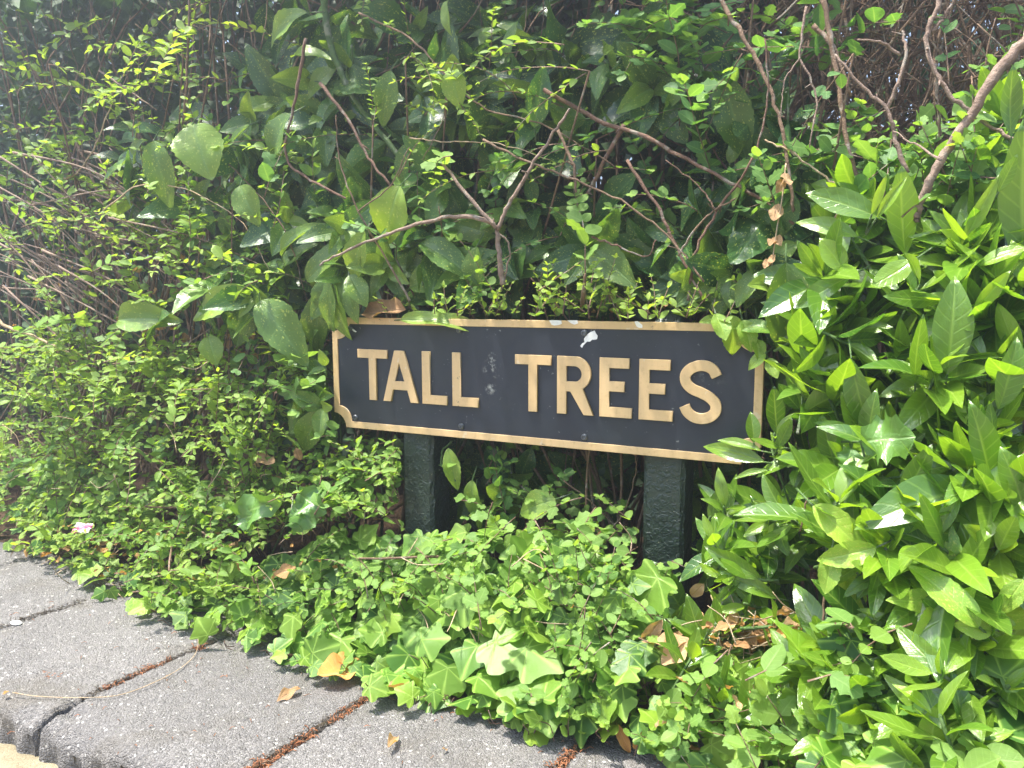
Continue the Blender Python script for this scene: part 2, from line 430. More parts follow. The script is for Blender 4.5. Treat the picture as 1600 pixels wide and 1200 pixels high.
# ------------------------------------------------------------ ground, soil, kerb
def sheet(name, x0, x1, y0, y1, z, nx, ny, mat, hf=None):
    X, Y = np.meshgrid(np.linspace(x0, x1, nx), np.linspace(y0, y1, ny)); Z = np.full_like(X, z)
    if hf is not None: Z = Z+hf(X, Y)
    V = np.stack([X, Y, Z], -1).reshape(-1, 3); T = []
    for j in range(ny-1):
        for i in range(nx-1):
            a = j*nx+i; T += [(a, a+1, a+nx), (a+1, a+nx+1, a+nx)]
    return tag(link(name, raw_mesh(name, V, T), mat), kind='structure')
m, n = nodes('sandy_gutter'); b = NB(n); o = b.obj()
f = b.noise(o, 12., 5, .65); g = b.noise(o, 240., 3, .7)
col = b.mix(b.rng(f, .3, .7), (.20, .17, .11), (.32, .28, .19)); col = b.mix(b.rng(g, .5, .75, 0, .6), col, (.16, .13, .08))
b.out(b.pr(col, .95, .1, b.bump(b.m('ADD', f, g), 1., .003))); MAT['gutter'] = m
m, n = nodes('leafy_soil'); b = NB(n); o = b.obj()
f = b.noise(o, 18., 5, .65); v = b.vor(o, 120.)
col = b.mix(b.rng(f, .3, .7), (.035, .024, .016), (.10, .065, .04)); col = b.mix(b.rng(v.outputs['Distance'], .2, .5, .3, 0.), col, (.2, .12, .07))
b.out(b.pr(col, .95, .1, b.bump(b.m('ADD', f, v.outputs['Distance']), 1., .006))); MAT['soil'] = m
sheet('ground', -60, 60, -60, 60, -.066, 9, 9, MAT['gutter'])
sheet('gutter', -4.5, 4.5, -1.6, -.45, -.058, 90, 30, MAT['gutter'], lambda X, Y: .004*np.sin(X*23)*np.sin(Y*31)+.003*np.sin(X*71+Y*40))
sheet('soil', -30, 30, -.05, 40, -.012, 3, 3, MAT['soil'])
sheet('soil_bed', -4.5, 3, -.052, 2.4, -.004, 160, 60, MAT['soil'], lambda X, Y: .008*np.sin(X*9+Y*5)*np.sin(Y*11)+.004*np.sin(X*41)*np.sin(Y*37))

def vnoise(x, y, s=0):
    v = 0
    for k, (fr, am) in enumerate(((9, .5), (21, .3), (47, .2), (110, .12))):
        v = v+am*np.sin(x*fr+s*1.3+k)*np.cos(y*fr*1.13-s*2.1+k*2)
    return v
YB, YF = -.045, -.487
def slab(i, xa, xb, lab):
    nx, ny = 130, 120; us = np.linspace(0, 1, nx); vs = np.linspace(0, 1, ny)
    # cluster rows near the edges so that they round off
    us = .5-.5*np.cos(us*math.pi); vs = .5-.5*np.cos(vs*math.pi)
    U, Vv = np.meshgrid(us, vs); y = YF+(YB-YF)*Vv; skew = (y+.2)*.11
    ga = .0025+.004*vnoise(y*1.5, y*0+i, i)+.0012*np.sin(y*310+i)+.005*np.clip(1-(y-YF)/.14, 0, 1)**2; gb = .0025+.004*vnoise(y*1.7, y*0+i+1, i+1)+.0012*np.sin(y*350+i)+.004*np.clip(1-(y-YF)/.14, 0, 1)**2
    X0 = xa+skew+ga; X1 = xb+skew-gb; X = X0+(X1-X0)*U
    yy = y+.006*vnoise(X, y*.3, i)*np.clip(1-Vv*3, 0, 1)
    dx = np.minimum((X-X0), (X1-X)); dy = y-YF
    rr = lambda d, r: -(r-np.sqrt(np.clip(r*r-np.clip(r-d, 0, r)**2, 0, None)))
    en = .5+.5*vnoise(X*3, y*3, i+5)
    Z = rr(dx, .006)+rr(dy, .022)*.9-.004*np.clip(1-dx/.012, 0, 1)**2*np.clip(en, 0, 1)*2+.0035*vnoise(X*2.3, y*2.7, i+9)*np.clip(1-dy/.06, 0, 1)+.0012*rng.normal(size=X.shape)*np.clip(1-np.minimum(dx*2, dy)/.02, 0, 1)+.0016*vnoise(X*2, y*2, i)+.0005*rng.normal(size=X.shape)
    # chipped nose
    for (hx, hy, hr, hd) in CHIPS.get(i, []): Z = Z-hd*np.exp(-(((X-hx)/hr)**2+((yy-hy)/(hr*.5))**2))
    V = list(np.stack([X, yy, Z], -1).reshape(-1, 3)); T = []
    for j in range(ny-1):
        for k in range(nx-1):
            a = j*nx+k; T += [(a, a+1, a+nx), (a+1, a+nx+1, a+nx)]
    ring = [k for k in range(nx)]+[j*nx+nx-1 for j in range(1, ny)]+[(ny-1)*nx+k for k in range(nx-2, -1, -1)]+[j*nx for j in range(ny-2, 0, -1)]
    prev = ring
    cx, cy = (xa+xb)/2, (YF+YB)/2
    for z, inn in ((-.05, .0), (-.11, -.004)):
        cur = []
        for a in ring:
            q = np.array(V[a]); q[2] = z+ (0.002*math.sin(q[0]*90)); q[1] += .004*math.sin(q[0]*130+z*200)*(1 if q[1] < YF+.05 else 0)+ (inn if q[1] < YF+.02 else 0); cur.append(len(V)); V.append(q)
        for t in range(len(ring)):
            a, b_ = prev[t], prev[(t+1) % len(ring)]; c, d = cur[t], cur[(t+1) % len(ring)]
            T += [(a, c, b_), (b_, c, d)]
        prev = cur
    me = raw_mesh('kerb_slab', np.array(V), T)
    return tag(link('kerb_slab', me, stone_mat('kerb_stone', (.150, .143, .138), (.225, .214, .205), i)), kind='structure', group='kerb slabs in a row')
CHIPS = {3: [(-.46, -.48, .05, .014), (-.50, -.45, .02, .010), (-.40, -.49, .05, .008)], 2: [(-.545, -.48, .03, .010)], 4: [(-.12, -.48, .03, .008)]}
JX = [-2.3, -1.57, -1.22, -.867, -.495, -.137, .187, .53, .9, 1.3]
for i in range(len(JX)-1): slab(i-1+0, JX[i], JX[i+1], '')

# brown duff in the joints
def duff(name, segs, n, rad, mat, seed, lab):
    r = np.random.default_rng(seed); T = Tubes()
    for (a, b_, wd, cnt) in segs:
        a = np.array(a); b_ = np.array(b_)
        for _ in range(cnt):
            q = r.random(); p = a+(b_-a)*q+np.array((r.normal(0, wd), r.normal(0, wd))); z = r.uniform(-.008, .003)
            d = r.normal(0, 1, 3); d[2] *= .35; d /= np.linalg.norm(d); l = r.uniform(.004, .012)
            p3 = np.array((p[0], p[1], z)); mid = p3+d*l*.5+np.array((0, 0, l*.25)); T.add([p3, mid, p3+d*l], rad, rad*.6, 3)
    return tag(T.build(name, mat), lab, 'plant debris', None, 'stuff')
MAT['rust'] = wood('rusty_duff', (.42, .14, .05), (.52, .24, .12), .9, 200.)
MAT['duff'] = wood('brown_duff', (.07, .05, .03), (.17, .13, .08), .9, 200.)
duff('joint_debris', [((-.166, -.47), (-.15, -.34), .0045, 260), ((-.147, -.31), (-.137, -.215), .003, 160), ((-.17, -.49), (-.16, -.42), .006, 300), ((-.508, -.33), (-.50, -.28), .003, 110), ((-.516, -.39), (-.508, -.33), .003, 60), ((-.488, -.235), (-.492, -.225), .005, 60), ((.175, -.30), (.184, -.22), .005, 200)], 0, .0009, MAT['rust'], 3, 'rusty brown needle debris packed in the joints between the kerb slabs')
duff('moss_debris', [((-.166, -.47), (-.137, -.215), .005, 600), ((-.52, -.42), (-.49, -.2), .003, 260), ((-.89, -.36), (-.86, -.19), .004, 220), ((.16, -.45), (.185, -.2), .005, 300)], 0, .0006, MAT['duff'], 5, 'dark mossy crumbs lining the kerb joints')
sl = Tubes()
def scatter_specks():
    T = Tubes()
    for _ in range(150):
        x = random.uniform(-1.2, .3); y = random.uniform(-.54, -.2); p = np.array((x, y, .002)); d = nrm(np.array((*rng.normal(0, 1, 2), .1))); l = random.uniform(.003, .010)
        T.add([p, p+d*l*.5+np.array((0, 0, .002)), p+d*l+rng.normal(0, .0015, 3)*np.array((1, 1, 0))], .0006, .0004, 3)
    for cx, cy in ((.0, -.40), (.06, -.38), (.03, -.43), (-.02, -.45), (.10, -.36), (-.62, -.4)):
        for _ in range(14):
            p = np.array((cx+rng.normal(0, .012), cy+rng.normal(0, .006), .002)); d = nrm(np.array((*rng.normal(0, 1, 2), .1))); T.add([p, p+d*random.uniform(.002, .006)], .0007, .0004, 3)
    tag(T.build('kerb_crumbs', MAT['rust']), 'tiny rusty crumbs and needles scattered over the kerb slabs', 'plant debris', None, 'stuff')
scatter_specks()

# ------------------------------------------------------------ the name board
PLX, PZ0, PZ1 = .376, -.0955, .105
def curve_mesh(loops, extrude, bevel, res=2):
    cu = bpy.data.curves.new('c', 'CURVE'); cu.dimensions = '2D'; cu.fill_mode = 'BOTH'; cu.extrude = extrude; cu.bevel_depth = bevel; cu.offset = -bevel; cu.bevel_resolution = res
    for L in loops:
        sp = cu.splines.new('POLY'); sp.points.add(len(L)-1); sp.use_cyclic_u = True
        for p, (x, y) in zip(sp.points, L): p.co = (x, y, 0, 1)
    o = bpy.data.objects.new('c', cu); C.objects.link(o); bpy.context.view_layer.update()
    me = bpy.data.meshes.new_from_object(o.evaluated_get(bpy.context.evaluated_depsgraph_get()))
    bpy.data.objects.remove(o); bpy.data.curves.remove(cu); return me
def stand(me, y):   # XY shape -> upright XZ, front at -y
    for v in me.vertices: x, yy, z = v.co; v.co = (x, y-z, yy+GZ)
    me.update(); return me
def notched(hx, z0, z1, r, grow=0.):
    cr = r
    pts = []
    def arc(cx, cz, a0, a1):
        for i in range(9):
            a = R(a0+(a1-a0)*i/8); pts.append((cx+cr*math.cos(a), cz+cr*math.sin(a)))
    arc(-hx, z0, 90, 0); arc(hx, z0, 180, 90); arc(hx, z1, -90, -180); arc(-hx, z1, 0, -90)
    return pts
m, n = nodes('sign_black'); b = NB(n); o = b.obj()
f = b.noise(o, 9., 4, .6); g = b.noise(o, 170., 3, .6); h = b.noise(o, 45., 3, .6); k_ = b.noise(o, 3.5, 3, .5)
col = b.mix(b.rng(f, .3, .7), (.009, .013, .024), (.014, .020, .030))
col = b.mix(b.rng(k_, .5, .7, 0, .5), col, (.016, .026, .024))
col = b.mix(b.rng(b.m('ADD', g, b.m('MULTIPLY', h, .35)), .89, .93, 0, .5), col, (.30, .31, .29))
sc_ = b.noise(o, 110., 4, .75)
for cx_, cz_, rad_ in ((-.050, .475, .020), (-.052, .442, .012), (-.048, .493, .010), (.30, .48, .03)):
    dd = b.mk('ShaderNodeVectorMath', operation='DISTANCE'); b.ln(o, dd.inputs[0]); dd.inputs[1].default_value = (cx_, -.0035, cz_)
    ms_ = b.m('MULTIPLY', b.rng(dd.outputs['Value'], rad_*.2, rad_, 1., 0.), b.rng(sc_, .52, .62, 0, .75 if rad_ < .025 else .12)); col = b.mix(ms_, col, (.34, .35, .32))
b.out(b.pr(col, b.rng(h, .3, .7, .42, .6), .5, b.bump(g, .15, .0006))); MAT['plate'] = m
def gold(name):
    m, n = nodes(name); b = NB(n); o = b.obj()
    f = b.noise(o, 14., 4, .6); g = b.noise(o, 130., 4, .65); h = b.noise(o, 60., 2, .5)
    col = b.mix(b.rng(f, .3, .7), (.55, .375, .18), (.62, .435, .225))
    col = b.mix(b.rng(g, .55, .72, 0, .5), col, (.40, .25, .11))
    col = b.mix(b.rng(h, .68, .72, 0, .5), col, (.62, .55, .42))
    mp = b.mk('ShaderNodeMapping'); mp.inputs['Scale'].default_value = (60, 60, 7); b.ln(o, mp.inputs[0]); sk = b.noise(mp.outputs[0], 2., 3, .6)
    col = b.mix(b.rng(sk, .5, .72, 0, .25), col, (.38, .27, .14)); ch = b.noise(o, 75., 4, .7); col = b.mix(b.rng(ch, .69, .71, 0, .8), col, (.10, .085, .07))
    b.out(b.pr(col, .42, .45, b.bump(g, .2, .0005))); return m
MAT['gold'] = gold('gold_paint')
sign = empty('street_sign', (0, 0, 0), 'black and gold street name board reading TALL TREES on two dark green posts', 'street sign')
plate = link('plate', stand(curve_mesh([notched(PLX-.003, PZ0+.003, PZ1-.003, .026)], .0035, 0), 0), MAT['plate'], sign)
inner = notched(PLX-.0125, PZ0+.0125, PZ1-.0125, .0275)
sub = lambda nm, me, mt: link(nm, me, mt, plate)
sub('border', stand(curve_mesh([notched(PLX-.0008, PZ0+.0008, PZ1-.0008, .0258), inner], .0032, .0008), -.0015), MAT['gold'])
def arcpts(cx, cy, r, a0, a1, n=14, ry=None):
    ry = ry or r
    return [(cx+r*math.cos(R(a0+(a1-a0)*i/n)), cy+ry*math.sin(R(a0+(a1-a0)*i/n))) for i in range(n+1)]
def stroke(P, wd):
    P = np.array(P); D = np.gradient(P, axis=0); D /= np.linalg.norm(D, axis=1)[:, None]; N = np.stack([-D[:, 1], D[:, 0]], 1)
    return [tuple(p) for p in P+N*wd/2]+[tuple(p) for p in (P-N*wd/2)[::-1]]
def Tl(x0, x1, z1, z0): c = (x0+x1)/2; return [[(x0, z1), (x1, z1), (x1, z1-15.3), (c+7.7, z1-15.3), (c+7.7, z0), (c-7.7, z0), (c-7.7, z1-15.3), (x0, z1-15.3)]]
def Ll(x0): return [[(x0, 49), (x0+15.6, 49), (x0+15.6, -25.2), (x0+49, -25.2), (x0+49, -40.8), (x0, -40.8)]]
def El(x0): return [[(x0, 49.8), (x0+46.5, 49.8), (x0+46.5, 34.2), (x0+15.5, 34.2), (x0+15.5, 14.3), (x0+39.3, 14.3), (x0+39.3, -1.2), (x0+15.5, -1.2), (x0+15.5, -24.8), (x0+51.3, -24.8), (x0+51.3, -40.4), (x0, -40.4)]]
Al = [[(-239.4, 48.3), (-219.8, 48.3), (-190.4, -41), (-206.9, -41), (-213.4, -20), (-243.2, -20), (-248.1, -41), (-264.2, -41)], [(-229.9, 27), (-239, -5), (-219, -5)]]
ro = [(67, -40.4), (67, 49.8)]+[(94, 49.8)]+arcpts(96.6, 23.2, 26.3, 84, -60, 16, 26.6)+[(127.6, -40.4), (111.4, -40.4), (89.2, -4.9), (82.7, -4.9), (82.7, -40.4)]
ri = [(82.5, 34.6), (82.5, 10.7), (94, 10.7)]+arcpts(96, 22.6, 11.9, -84, 84, 10, 12)+[(94, 34.6)]
# S as one stroke: top terminal right, over the top, down the spine, round the bowl
sp_ = smooth_path([(312.2, 28.4, 0), (306.2, 38.2, 0), (296.2, 43.0, 0), (284.5, 42.6, 0), (273.6, 37.2, 0), (267.4, 28.4, 0), (269.0, 17.6, 0), (277.6, 9.3, 0), (289.5, 4.6, 0), (302.0, -1.2, 0), (311.0, -10.5, 0), (311.6, -21.0, 0), (304.6, -29.2, 0), (293.0, -33.0, 0), (281.0, -31.4, 0), (271.6, -24.6, 0), (266.8, -15.6, 0)], 4)[:, :2]
for loops in (Tl(-318.3, -254.6, 48.6, -41), Al, Ll(-182.8), Ll(-123), Tl(-6.1, 56.4, 49.6, -40.6), [ro, ri], El(136.9), El(198.9), [stroke(sp_, 15.4)]):
    L = [[(x/1000, z/1000) for x, z in q] for q in loops]
    s_ = .0008     # inset for the bevel
    me = curve_mesh(L, .0016, .0007); sub('letter', stand(me, -.0052), MAT['gold'])
m, n = nodes('screw_metal'); b = NB(n); b.out(b.pr((.10, .11, .12), .3, .8, None, .6)); MAT['screw'] = m
for (x, z) in ((-.110, .0857), (-.108, -.0747), (-.3285, -.0758), (-.3351, .0851), (.1107, .086), (.1122, -.075), (.3358, -.0755), (.334, .085)):
    bm = bmesh.new(); prof = [(.0052, .0), (.0052, .0016), (.0042, .0030), (.0026, .0034), (.0022, .0016), (0, .0014)]; rings = []
    for (rr_, hh_) in prof[:-1]: rings.append([bm.verts.new((x+rr_*math.cos(a*math.pi/8), -.0036-hh_, GZ+z+rr_*math.sin(a*math.pi/8))) for a in range(16)])
    c_ = bm.verts.new((x, -.0036-.001, GZ+z))
    for a_, b__ in zip(rings, rings[1:]):
        for i in range(16): bm.faces.new((a_[i], a_[(i+1) % 16], b__[(i+1) % 16], b__[i]))
    for i in range(16): bm.faces.new((rings[-1][i], rings[-1][(i+1) % 16], c_))
    me = bpy.data.meshes.new('screw'); bm.to_mesh(me); bm.free(); sub('screw', me, MAT['screw'])
m, n = nodes('white_chip'); b = NB(n); o = b.obj(); f = b.noise(o, 200., 3)
b.out(b.pr(b.mix(f, (.62, .61, .60), (.85, .85, .84)), .7, .3, b.bump(f, .5, .001))); MAT['white'] = m
def blob(cx, cz, pts, y=-.0052, th=.0004):
    L = [[((cx+x)/1000, (cz+z)/1000) for x, z in pts]]
    return sub('paint_chip', stand(curve_mesh(L, th, 0), y), MAT['white'])
blob(118, 79, [(-14, -13), (-11, -9), (-7, -7), (-8, -2), (-4, 4), (3, 9), (9, 11), (11, 7), (14, 3), (13, -2), (9, -3), (5, -3), (2, -6), (-3, -6), (-6, -9), (-9, -12), (-11, -16)], -.0038)
blob(65, 101.5, [(-12, 3), (-3, 3.5), (8, 3), (9, -2), (4, -4), (-3, -5), (-8, -4)], -.0056)
blob(92, 102.5, [(-9, 2.5), (7, 2.6), (9, -2), (3, -4), (-3, -2)], -.0056)
blob(196, 100.5, [(-6, 4), (-2, 5), (2, 2), (6, -1), (6, -5), (1, -5), (-3, -3)], -.0056)
blob(-327, 82, [(-6, 3), (-2, 2), (4, -2), (6, -3), (3, -4), (-2, -2)], -.0038)
# posts
m, n = nodes('post_green'); b = NB(n); o = b.obj()
f = b.noise(o, 90., 3, .55, 1.2); g = b.noise(o, 150., 3, .6); k_ = b.noise(o, 8., 3)
col = b.mix(b.rng(k_, .3, .7), (.018, .032, .025), (.030, .046, .037))
col = b.mix(b.rng(b.noise(o, 380., 2, .5), .70, .73, 0, .8), col, (.45, .42, .36))
b.out(b.pr(col, .4, .5, b.bump(b.m('ADD', b.rng(f, .45, .62), b.m('MULTIPLY', g, .5)), .6, .0022))); MAT['post'] = m
for (x, top) in ((-.2065, .094), (.2345, .094)):
    bm = bmesh.new(); hw = .0315; y0 = .0085; ch = .006
    prof = [(-hw, -hw+ch), (-hw+ch, -hw), (hw-ch, -hw), (hw, -hw+ch), (hw, hw-ch), (hw-ch, hw), (-hw+ch, hw), (-hw, hw-ch)]
    rows = []
    N_ = 46
    for i in range(N_+1):
        z = -.05+(GZ+top+.05)*i/N_
        ring = []
        for j, (px, py) in enumerate(prof):
            nx_, ny_ = prof[(j+1) % 8]
            for q in (0, .33, .66):
                ring.append(bm.verts.new((x+px+(nx_-px)*q+random.gauss(0, .0005), y0+hw+py+(ny_-py)*q+random.gauss(0, .0005), z)))
        rows.append(ring)
    ap = bm.verts.new((x, y0+hw, GZ+top+.032)); K = len(rows[0])
    for a_, b__ in zip(rows, rows[1:]):
        for i in range(K): bm.faces.new((a_[i], a_[(i+1) % K], b__[(i+1) % K], b__[i]))
    for i in range(K): bm.faces.new((rows[-1][i], rows[-1][(i+1) % K], ap))
    me = bpy.data.meshes.new('post'); bm.to_mesh(me); bm.free()
    po = link('post', me, MAT['post'], sign)

# ------------------------------------------------------------ branches traced in the photo, each given its own depth
def branch(label, segs, mat, cat='branch', name='bare_branch', sides=7, rough=.10, group=None):
    t = Tubes()
    for pts, Ya, Yb, ra, rb in segs:
        k = len(pts); P = [at(x, y, Ya+(Yb-Ya)*i/max(1, k-1)+rng.normal(0, .002)) for i, (x, y) in enumerate(pts)]
        P = smooth_path(P, 6); P[1:-1] += rng.normal(0, .0009, P[1:-1].shape)
        t.add(P, ra*.82, rb*.7, sides, rough)
        # broken side spurs
        for _ in range(max(1, int(len(P)/14))):
            i = random.randrange(2, len(P)-1) if len(P) > 4 else 1
            d = nrm(P[i]-P[i-1]+rv(.8)); t.add([P[i], P[i]+d*random.uniform(.006, .02)], min(ra, rb)*.6, min(ra, rb)*.3, 4)
    return tag(t.build(name, MAT[mat]), label, cat, group)
G = None
branch('thick peeling brown branch leaning across the upper right corner', [([(1620, 40), (1560, 110), (1510, 190), (1470, 250), (1438, 315), (1432, 345)], -.07, -.07, .0078, .0060), ([(1470, 250), (1430, 225), (1395, 205)], -.1, -.06, .002, .001)], 'pale')
branch('forked bare twig shaped like a Y in the upper right, tips broken', [([(1418, 270), (1400, 220), (1385, 172), (1350, 135), (1305, 85)], -.04, -.05, .0036, .002), ([(1385, 172), (1403, 130), (1416, 80), (1410, 48)], -.045, -.04, .0032, .002), ([(1406, 86), (1380, 68), (1340, 62)], -.04, -.06, .0024, .0014)], 'pale')
branch('knobbly brown branch crossing behind the thick one at the upper right', [([(1475, -20), (1462, 20), (1448, 50), (1455, 100), (1480, 140), (1520, 180), (1570, 210), (1620, 240)], -.02, -.04, .0040, .0028), ([(1455, 50), (1480, 20), (1500, -20)], -.02, -.02, .003, .002), ([(1462, 100), (1466, 170), (1470, 240), (1478, 300)], -.02, .0, .0028, .0022)], 'pale')
branch('thin pale straw twig arching over the laurel at the upper right', [([(1195, 218), (1235, 238), (1270, 262), (1310, 290), (1345, 305)], -.02, .0, .0014, .0018)], 'straw')
branch('pair of long brown stems leaning through the top right thicket', [([(1120, -10), (1160, 55), (1190, 110), (1215, 175), (1232, 260), (1240, 330)], .0, -.02, .0038, .003), ([(1285, -10), (1300, 70), (1312, 150), (1325, 225), (1345, 300)], .02, .0, .0045, .0035), ([(1270, 40), (1300, 70), (1330, 150)], .02, .02, .004, .003)], 'twig')
branch('bare forked branch arching above the middle of the sign', [([(786, 445), (780, 400), (777, 362), (765, 345), (730, 305), (690, 252)], -.05, -.08, .0054, .0034), ([(777, 358), (795, 320), (825, 270), (860, 215), (890, 170)], -.06, -.05, .0042, .0026), ([(768, 348), (720, 338), (660, 348), (600, 368), (545, 390), (500, 415)], -.06, -.10, .0046, .0026), ([(777, 362), (796, 385), (788, 440)], -.055, -.04, .002, .002)], 'pale')
branch('long reddish brown stem crossing from upper middle down to the right', [([(850, 140), (930, 185), (1010, 215), (1090, 258), (1170, 300), (1240, 350)], .02, .0, .0042, .0032), ([(975, 195), (945, 250), (920, 300), (905, 310)], .02, .03, .0048, .003)], 'red')
branch('slender brown stem crossing the middle above the sign, leafless', [([(755, 218), (830, 255), (900, 282), (980, 320), (1040, 365), (1100, 440)], -.04, -.04, .0022, .0018), ([(870, 200), (895, 260), (900, 300)], -.03, -.03, .003, .003), ([(1060, 400), (1085, 360), (1115, 330), (1150, 310)], -.04, -.05, .002, .0015)], 'twig')
branch('straight brown stem falling towards the right of the sign top', [([(980, 250), (1030, 330), (1065, 400), (1100, 470)], -.02, -.02, .003, .0026), ([(925, 370), (965, 385), (1010, 402), (1025, 375)], -.03, -.03, .002, .0014)], 'red')
branch('thick dark green upright stem in the upper left centre', [([(505, -10), (515, 60), (540, 130), (580, 190), (625, 250), (650, 330)], .02, .08, .0075, .006)], 'greenstem')
branch('curved red brown stem hanging left of the green stem', [([(478, 60), (462, 150), (446, 240), (475, 275), (540, 310)], -.04, -.02, .0036, .003), ([(500, 130), (540, 180), (575, 245), (610, 290)], -.03, -.02, .0036, .003)], 'red')
branch('upright bare twig rising through the leaves in the upper left', [([(296, -10), (294, 60), (292, 120), (288, 185)], .0, .0, .0026, .0034)], 'twig')
branch('short pale twig slanting across the dark gap in the upper left', [([(155, 110), (200, 140), (245, 172)], .05, .05, .0028, .002)], 'pale')
branch('bare twig with kinked end at the left below the gap', [([(95, 280), (120, 270), (150, 225), (175, 160)], .05, .05, .0028, .002)], 'straw')
branch('thick pale dead branch lying at the left edge of the hedge', [([(-20, 485), (10, 510), (45, 522), (90, 542), (120, 560)], -.02, .02, .0055, .003)], 'straw')
branch('thin red upright shoot standing left of the sign', [([(363, 300), (362, 400), (360, 520), (357, 600), (350, 680)], -.04, .0, .0014, .0018)], 'red')
branch('brown stems fanning out under the sign beside the right post', [([(960, 900), (940, 800), (925, 700)], .14, .16, .003, .003), ([(990, 880), (965, 800), (950, 700)], .15, .15, .004, .003), ([(1000, 870), (1010, 800), (1060, 740)], .18, .18, .002, .002), ([(880, 750), (930, 790), (985, 850)], .02, .04, .0018, .0012), ([(930, 860), (975, 800), (995, 730), (985, 700)], .03, .05, .0016, .0012)], 'twig')
branch('thin pale stem poking up through the glossy laurel at the right', [([(1290, 880), (1287, 960), (1280, 1060), (1278, 1100)], -.24, -.24, .0018, .002), ([(1250, 830), (1265, 770), (1272, 745)], -.2, -.2, .0012, .001)], 'twig')
branch('green climbing stem looping beside the left post under the sign', [([(706, 688), (692, 705), (690, 725), (700, 742), (712, 752)], .03, .0, .0022, .0018)], 'greenstem', 'stem', 'curled_stem')
branch('long slanting brown twig running through the leaves at top centre', [([(560, 20), (640, 60), (700, 120), (760, 170), (860, 200), (960, 260)], .0, .02, .0022, .0014), ([(700, 120), (690, 190), (660, 250)], .0, .0, .0014, .001)], 'twig')
branch('thin crossing twig below the upper middle leaves', [([(640, 215), (700, 222), (780, 225), (860, 250)], .0, .02, .0014, .001)], 'straw')
branch('brown twig rising from the sign top towards the upper right', [([(1075, 470), (1085, 400), (1120, 330), (1175, 250), (1200, 150), (1195, 60)], -.02, -.05, .0028, .0014), ([(1120, 330), (1090, 290), (1040, 250)], -.03, -.04, .0016, .001)], 'red')
branch('brown twig leaning left above the upper left corner of the sign', [([(640, 470), (600, 400), (560, 330), (530, 250), (525, 180)], -.02, -.07, .0026, .0014), ([(560, 330), (610, 290), (640, 230)], -.05, -.06, .0016, .001)], 'twig')
branch('slim straight twig crossing the leaves left of centre', [([(330, 230), (400, 300), (450, 370), (480, 470)], .0, .0, .0018, .0012)], 'twig')
branch('bare arching twig over the left part of the hedge', [([(160, 330), (220, 290), (300, 300), (380, 350), (420, 420)], -.02, -.02, .0018, .0010)], 'straw')
branch('crooked twig hanging in the upper right middle', [([(1260, 10), (1250, 90), (1275, 150), (1265, 230)], -.02, -.03, .0022, .0014), ([(1250, 90), (1225, 130), (1220, 180)], -.02, -.03, .0014, .001)], 'pale')
# sweeping stems at the left
t = Tubes()
for _ in range(75):
    x0 = random.uniform(-60, 180); y0 = random.uniform(230, 460); L = random.uniform(120, 300); a = R(random.gauss(33, 14)); Y = random.uniform(-.03, .22)
    P = smooth_path([at(x0, y0, Y), at(x0+L*.5*math.cos(a), y0+L*.5*math.sin(a)+random.gauss(0, 9), Y+.03), at(x0+L*math.cos(a+.1), y0+L*math.sin(a+.1), Y+.06)], 5)
    t.add(P, random.uniform(.001, .0035), .001, 4, .05)
for _ in range(40):
    x0 = random.uniform(-40, 330); y0 = random.uniform(560, 780); Y = random.uniform(.05, .15)
    t.add(smooth_path([at(x0, y0, Y), at(x0+random.gauss(15, 20), y0-70, Y-.02), at(x0+random.gauss(30, 40), y0-150, Y-.04)], 4), .0016, .001, 4, .05)
tag(t.build('bare_stems', MAT['pale']), 'mass of thin dry stems sweeping down at the far left of the hedge', 'dry stems', None, 'stuff')
# fine twig thicket behind
t = Tubes()
for _ in range(2300):
    if random.random() < .5: px, py = random.uniform(1150, 1750), random.uniform(-150, 330)
    else: px, py = random.uniform(-150, 1250), random.uniform(-100, 880)
    Y = random.uniform(.12, 1.0); L = random.uniform(80, 300); a = R(random.gauss(75, 38))
    P = [at(px, py, Y)]
    for k in range(4): P.append(P[-1]+np.array((math.cos(a), random.gauss(0, .15), math.sin(a)))*L/4/900+rv(.007)); a += random.gauss(0, .22)
    t.add(smooth_path(P, 2), random.uniform(.0008, .0034), .0008, 3, 0)
tag(t.build('twig_thicket', MAT['twig']), 'dense tangle of fine brown twigs deep inside the hedge', 'twigs', None, 'stuff')

# ------------------------------------------------------------ deep hedge masses
def back_hedge(label, x0, x1, ya, yb, z1, n, L, dens=lambda x, z: 1., kind='far'):
    p = Plant('hedge', label, 'hedge', ((x0+x1)/2, (ya+yb)/2, 0), kind)
    k = 0
    while k < n:
        x, y, z = random.uniform(x0, x1), random.uniform(ya, yb), random.uniform(.0, z1)
        if random.random() > dens(x, z): k += .3; continue
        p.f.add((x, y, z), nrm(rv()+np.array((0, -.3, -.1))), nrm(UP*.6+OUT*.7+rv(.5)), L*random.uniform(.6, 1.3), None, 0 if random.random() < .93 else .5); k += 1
    for _ in range(60):
        x, y = random.uniform(x0, x1), random.uniform(ya, yb)
        p.t.add(smooth_path([(x, y, 0), (x+rng.normal(0, .1), y, z1*.5), (x+rng.normal(0, .25), y+rng.normal(0, .1), z1)], 5), .007, .002, 5, .1)
    p.done(); return p
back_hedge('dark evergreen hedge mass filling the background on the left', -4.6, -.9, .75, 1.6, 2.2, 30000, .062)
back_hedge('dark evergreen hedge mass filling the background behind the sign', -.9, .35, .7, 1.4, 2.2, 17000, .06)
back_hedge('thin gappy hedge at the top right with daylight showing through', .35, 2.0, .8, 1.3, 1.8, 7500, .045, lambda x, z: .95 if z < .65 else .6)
back_hedge('far row of sunlit foliage seen through the twigs at the top right', -6.5, 3.6, 2.6, 3.4, 3.4, 17000, .15)

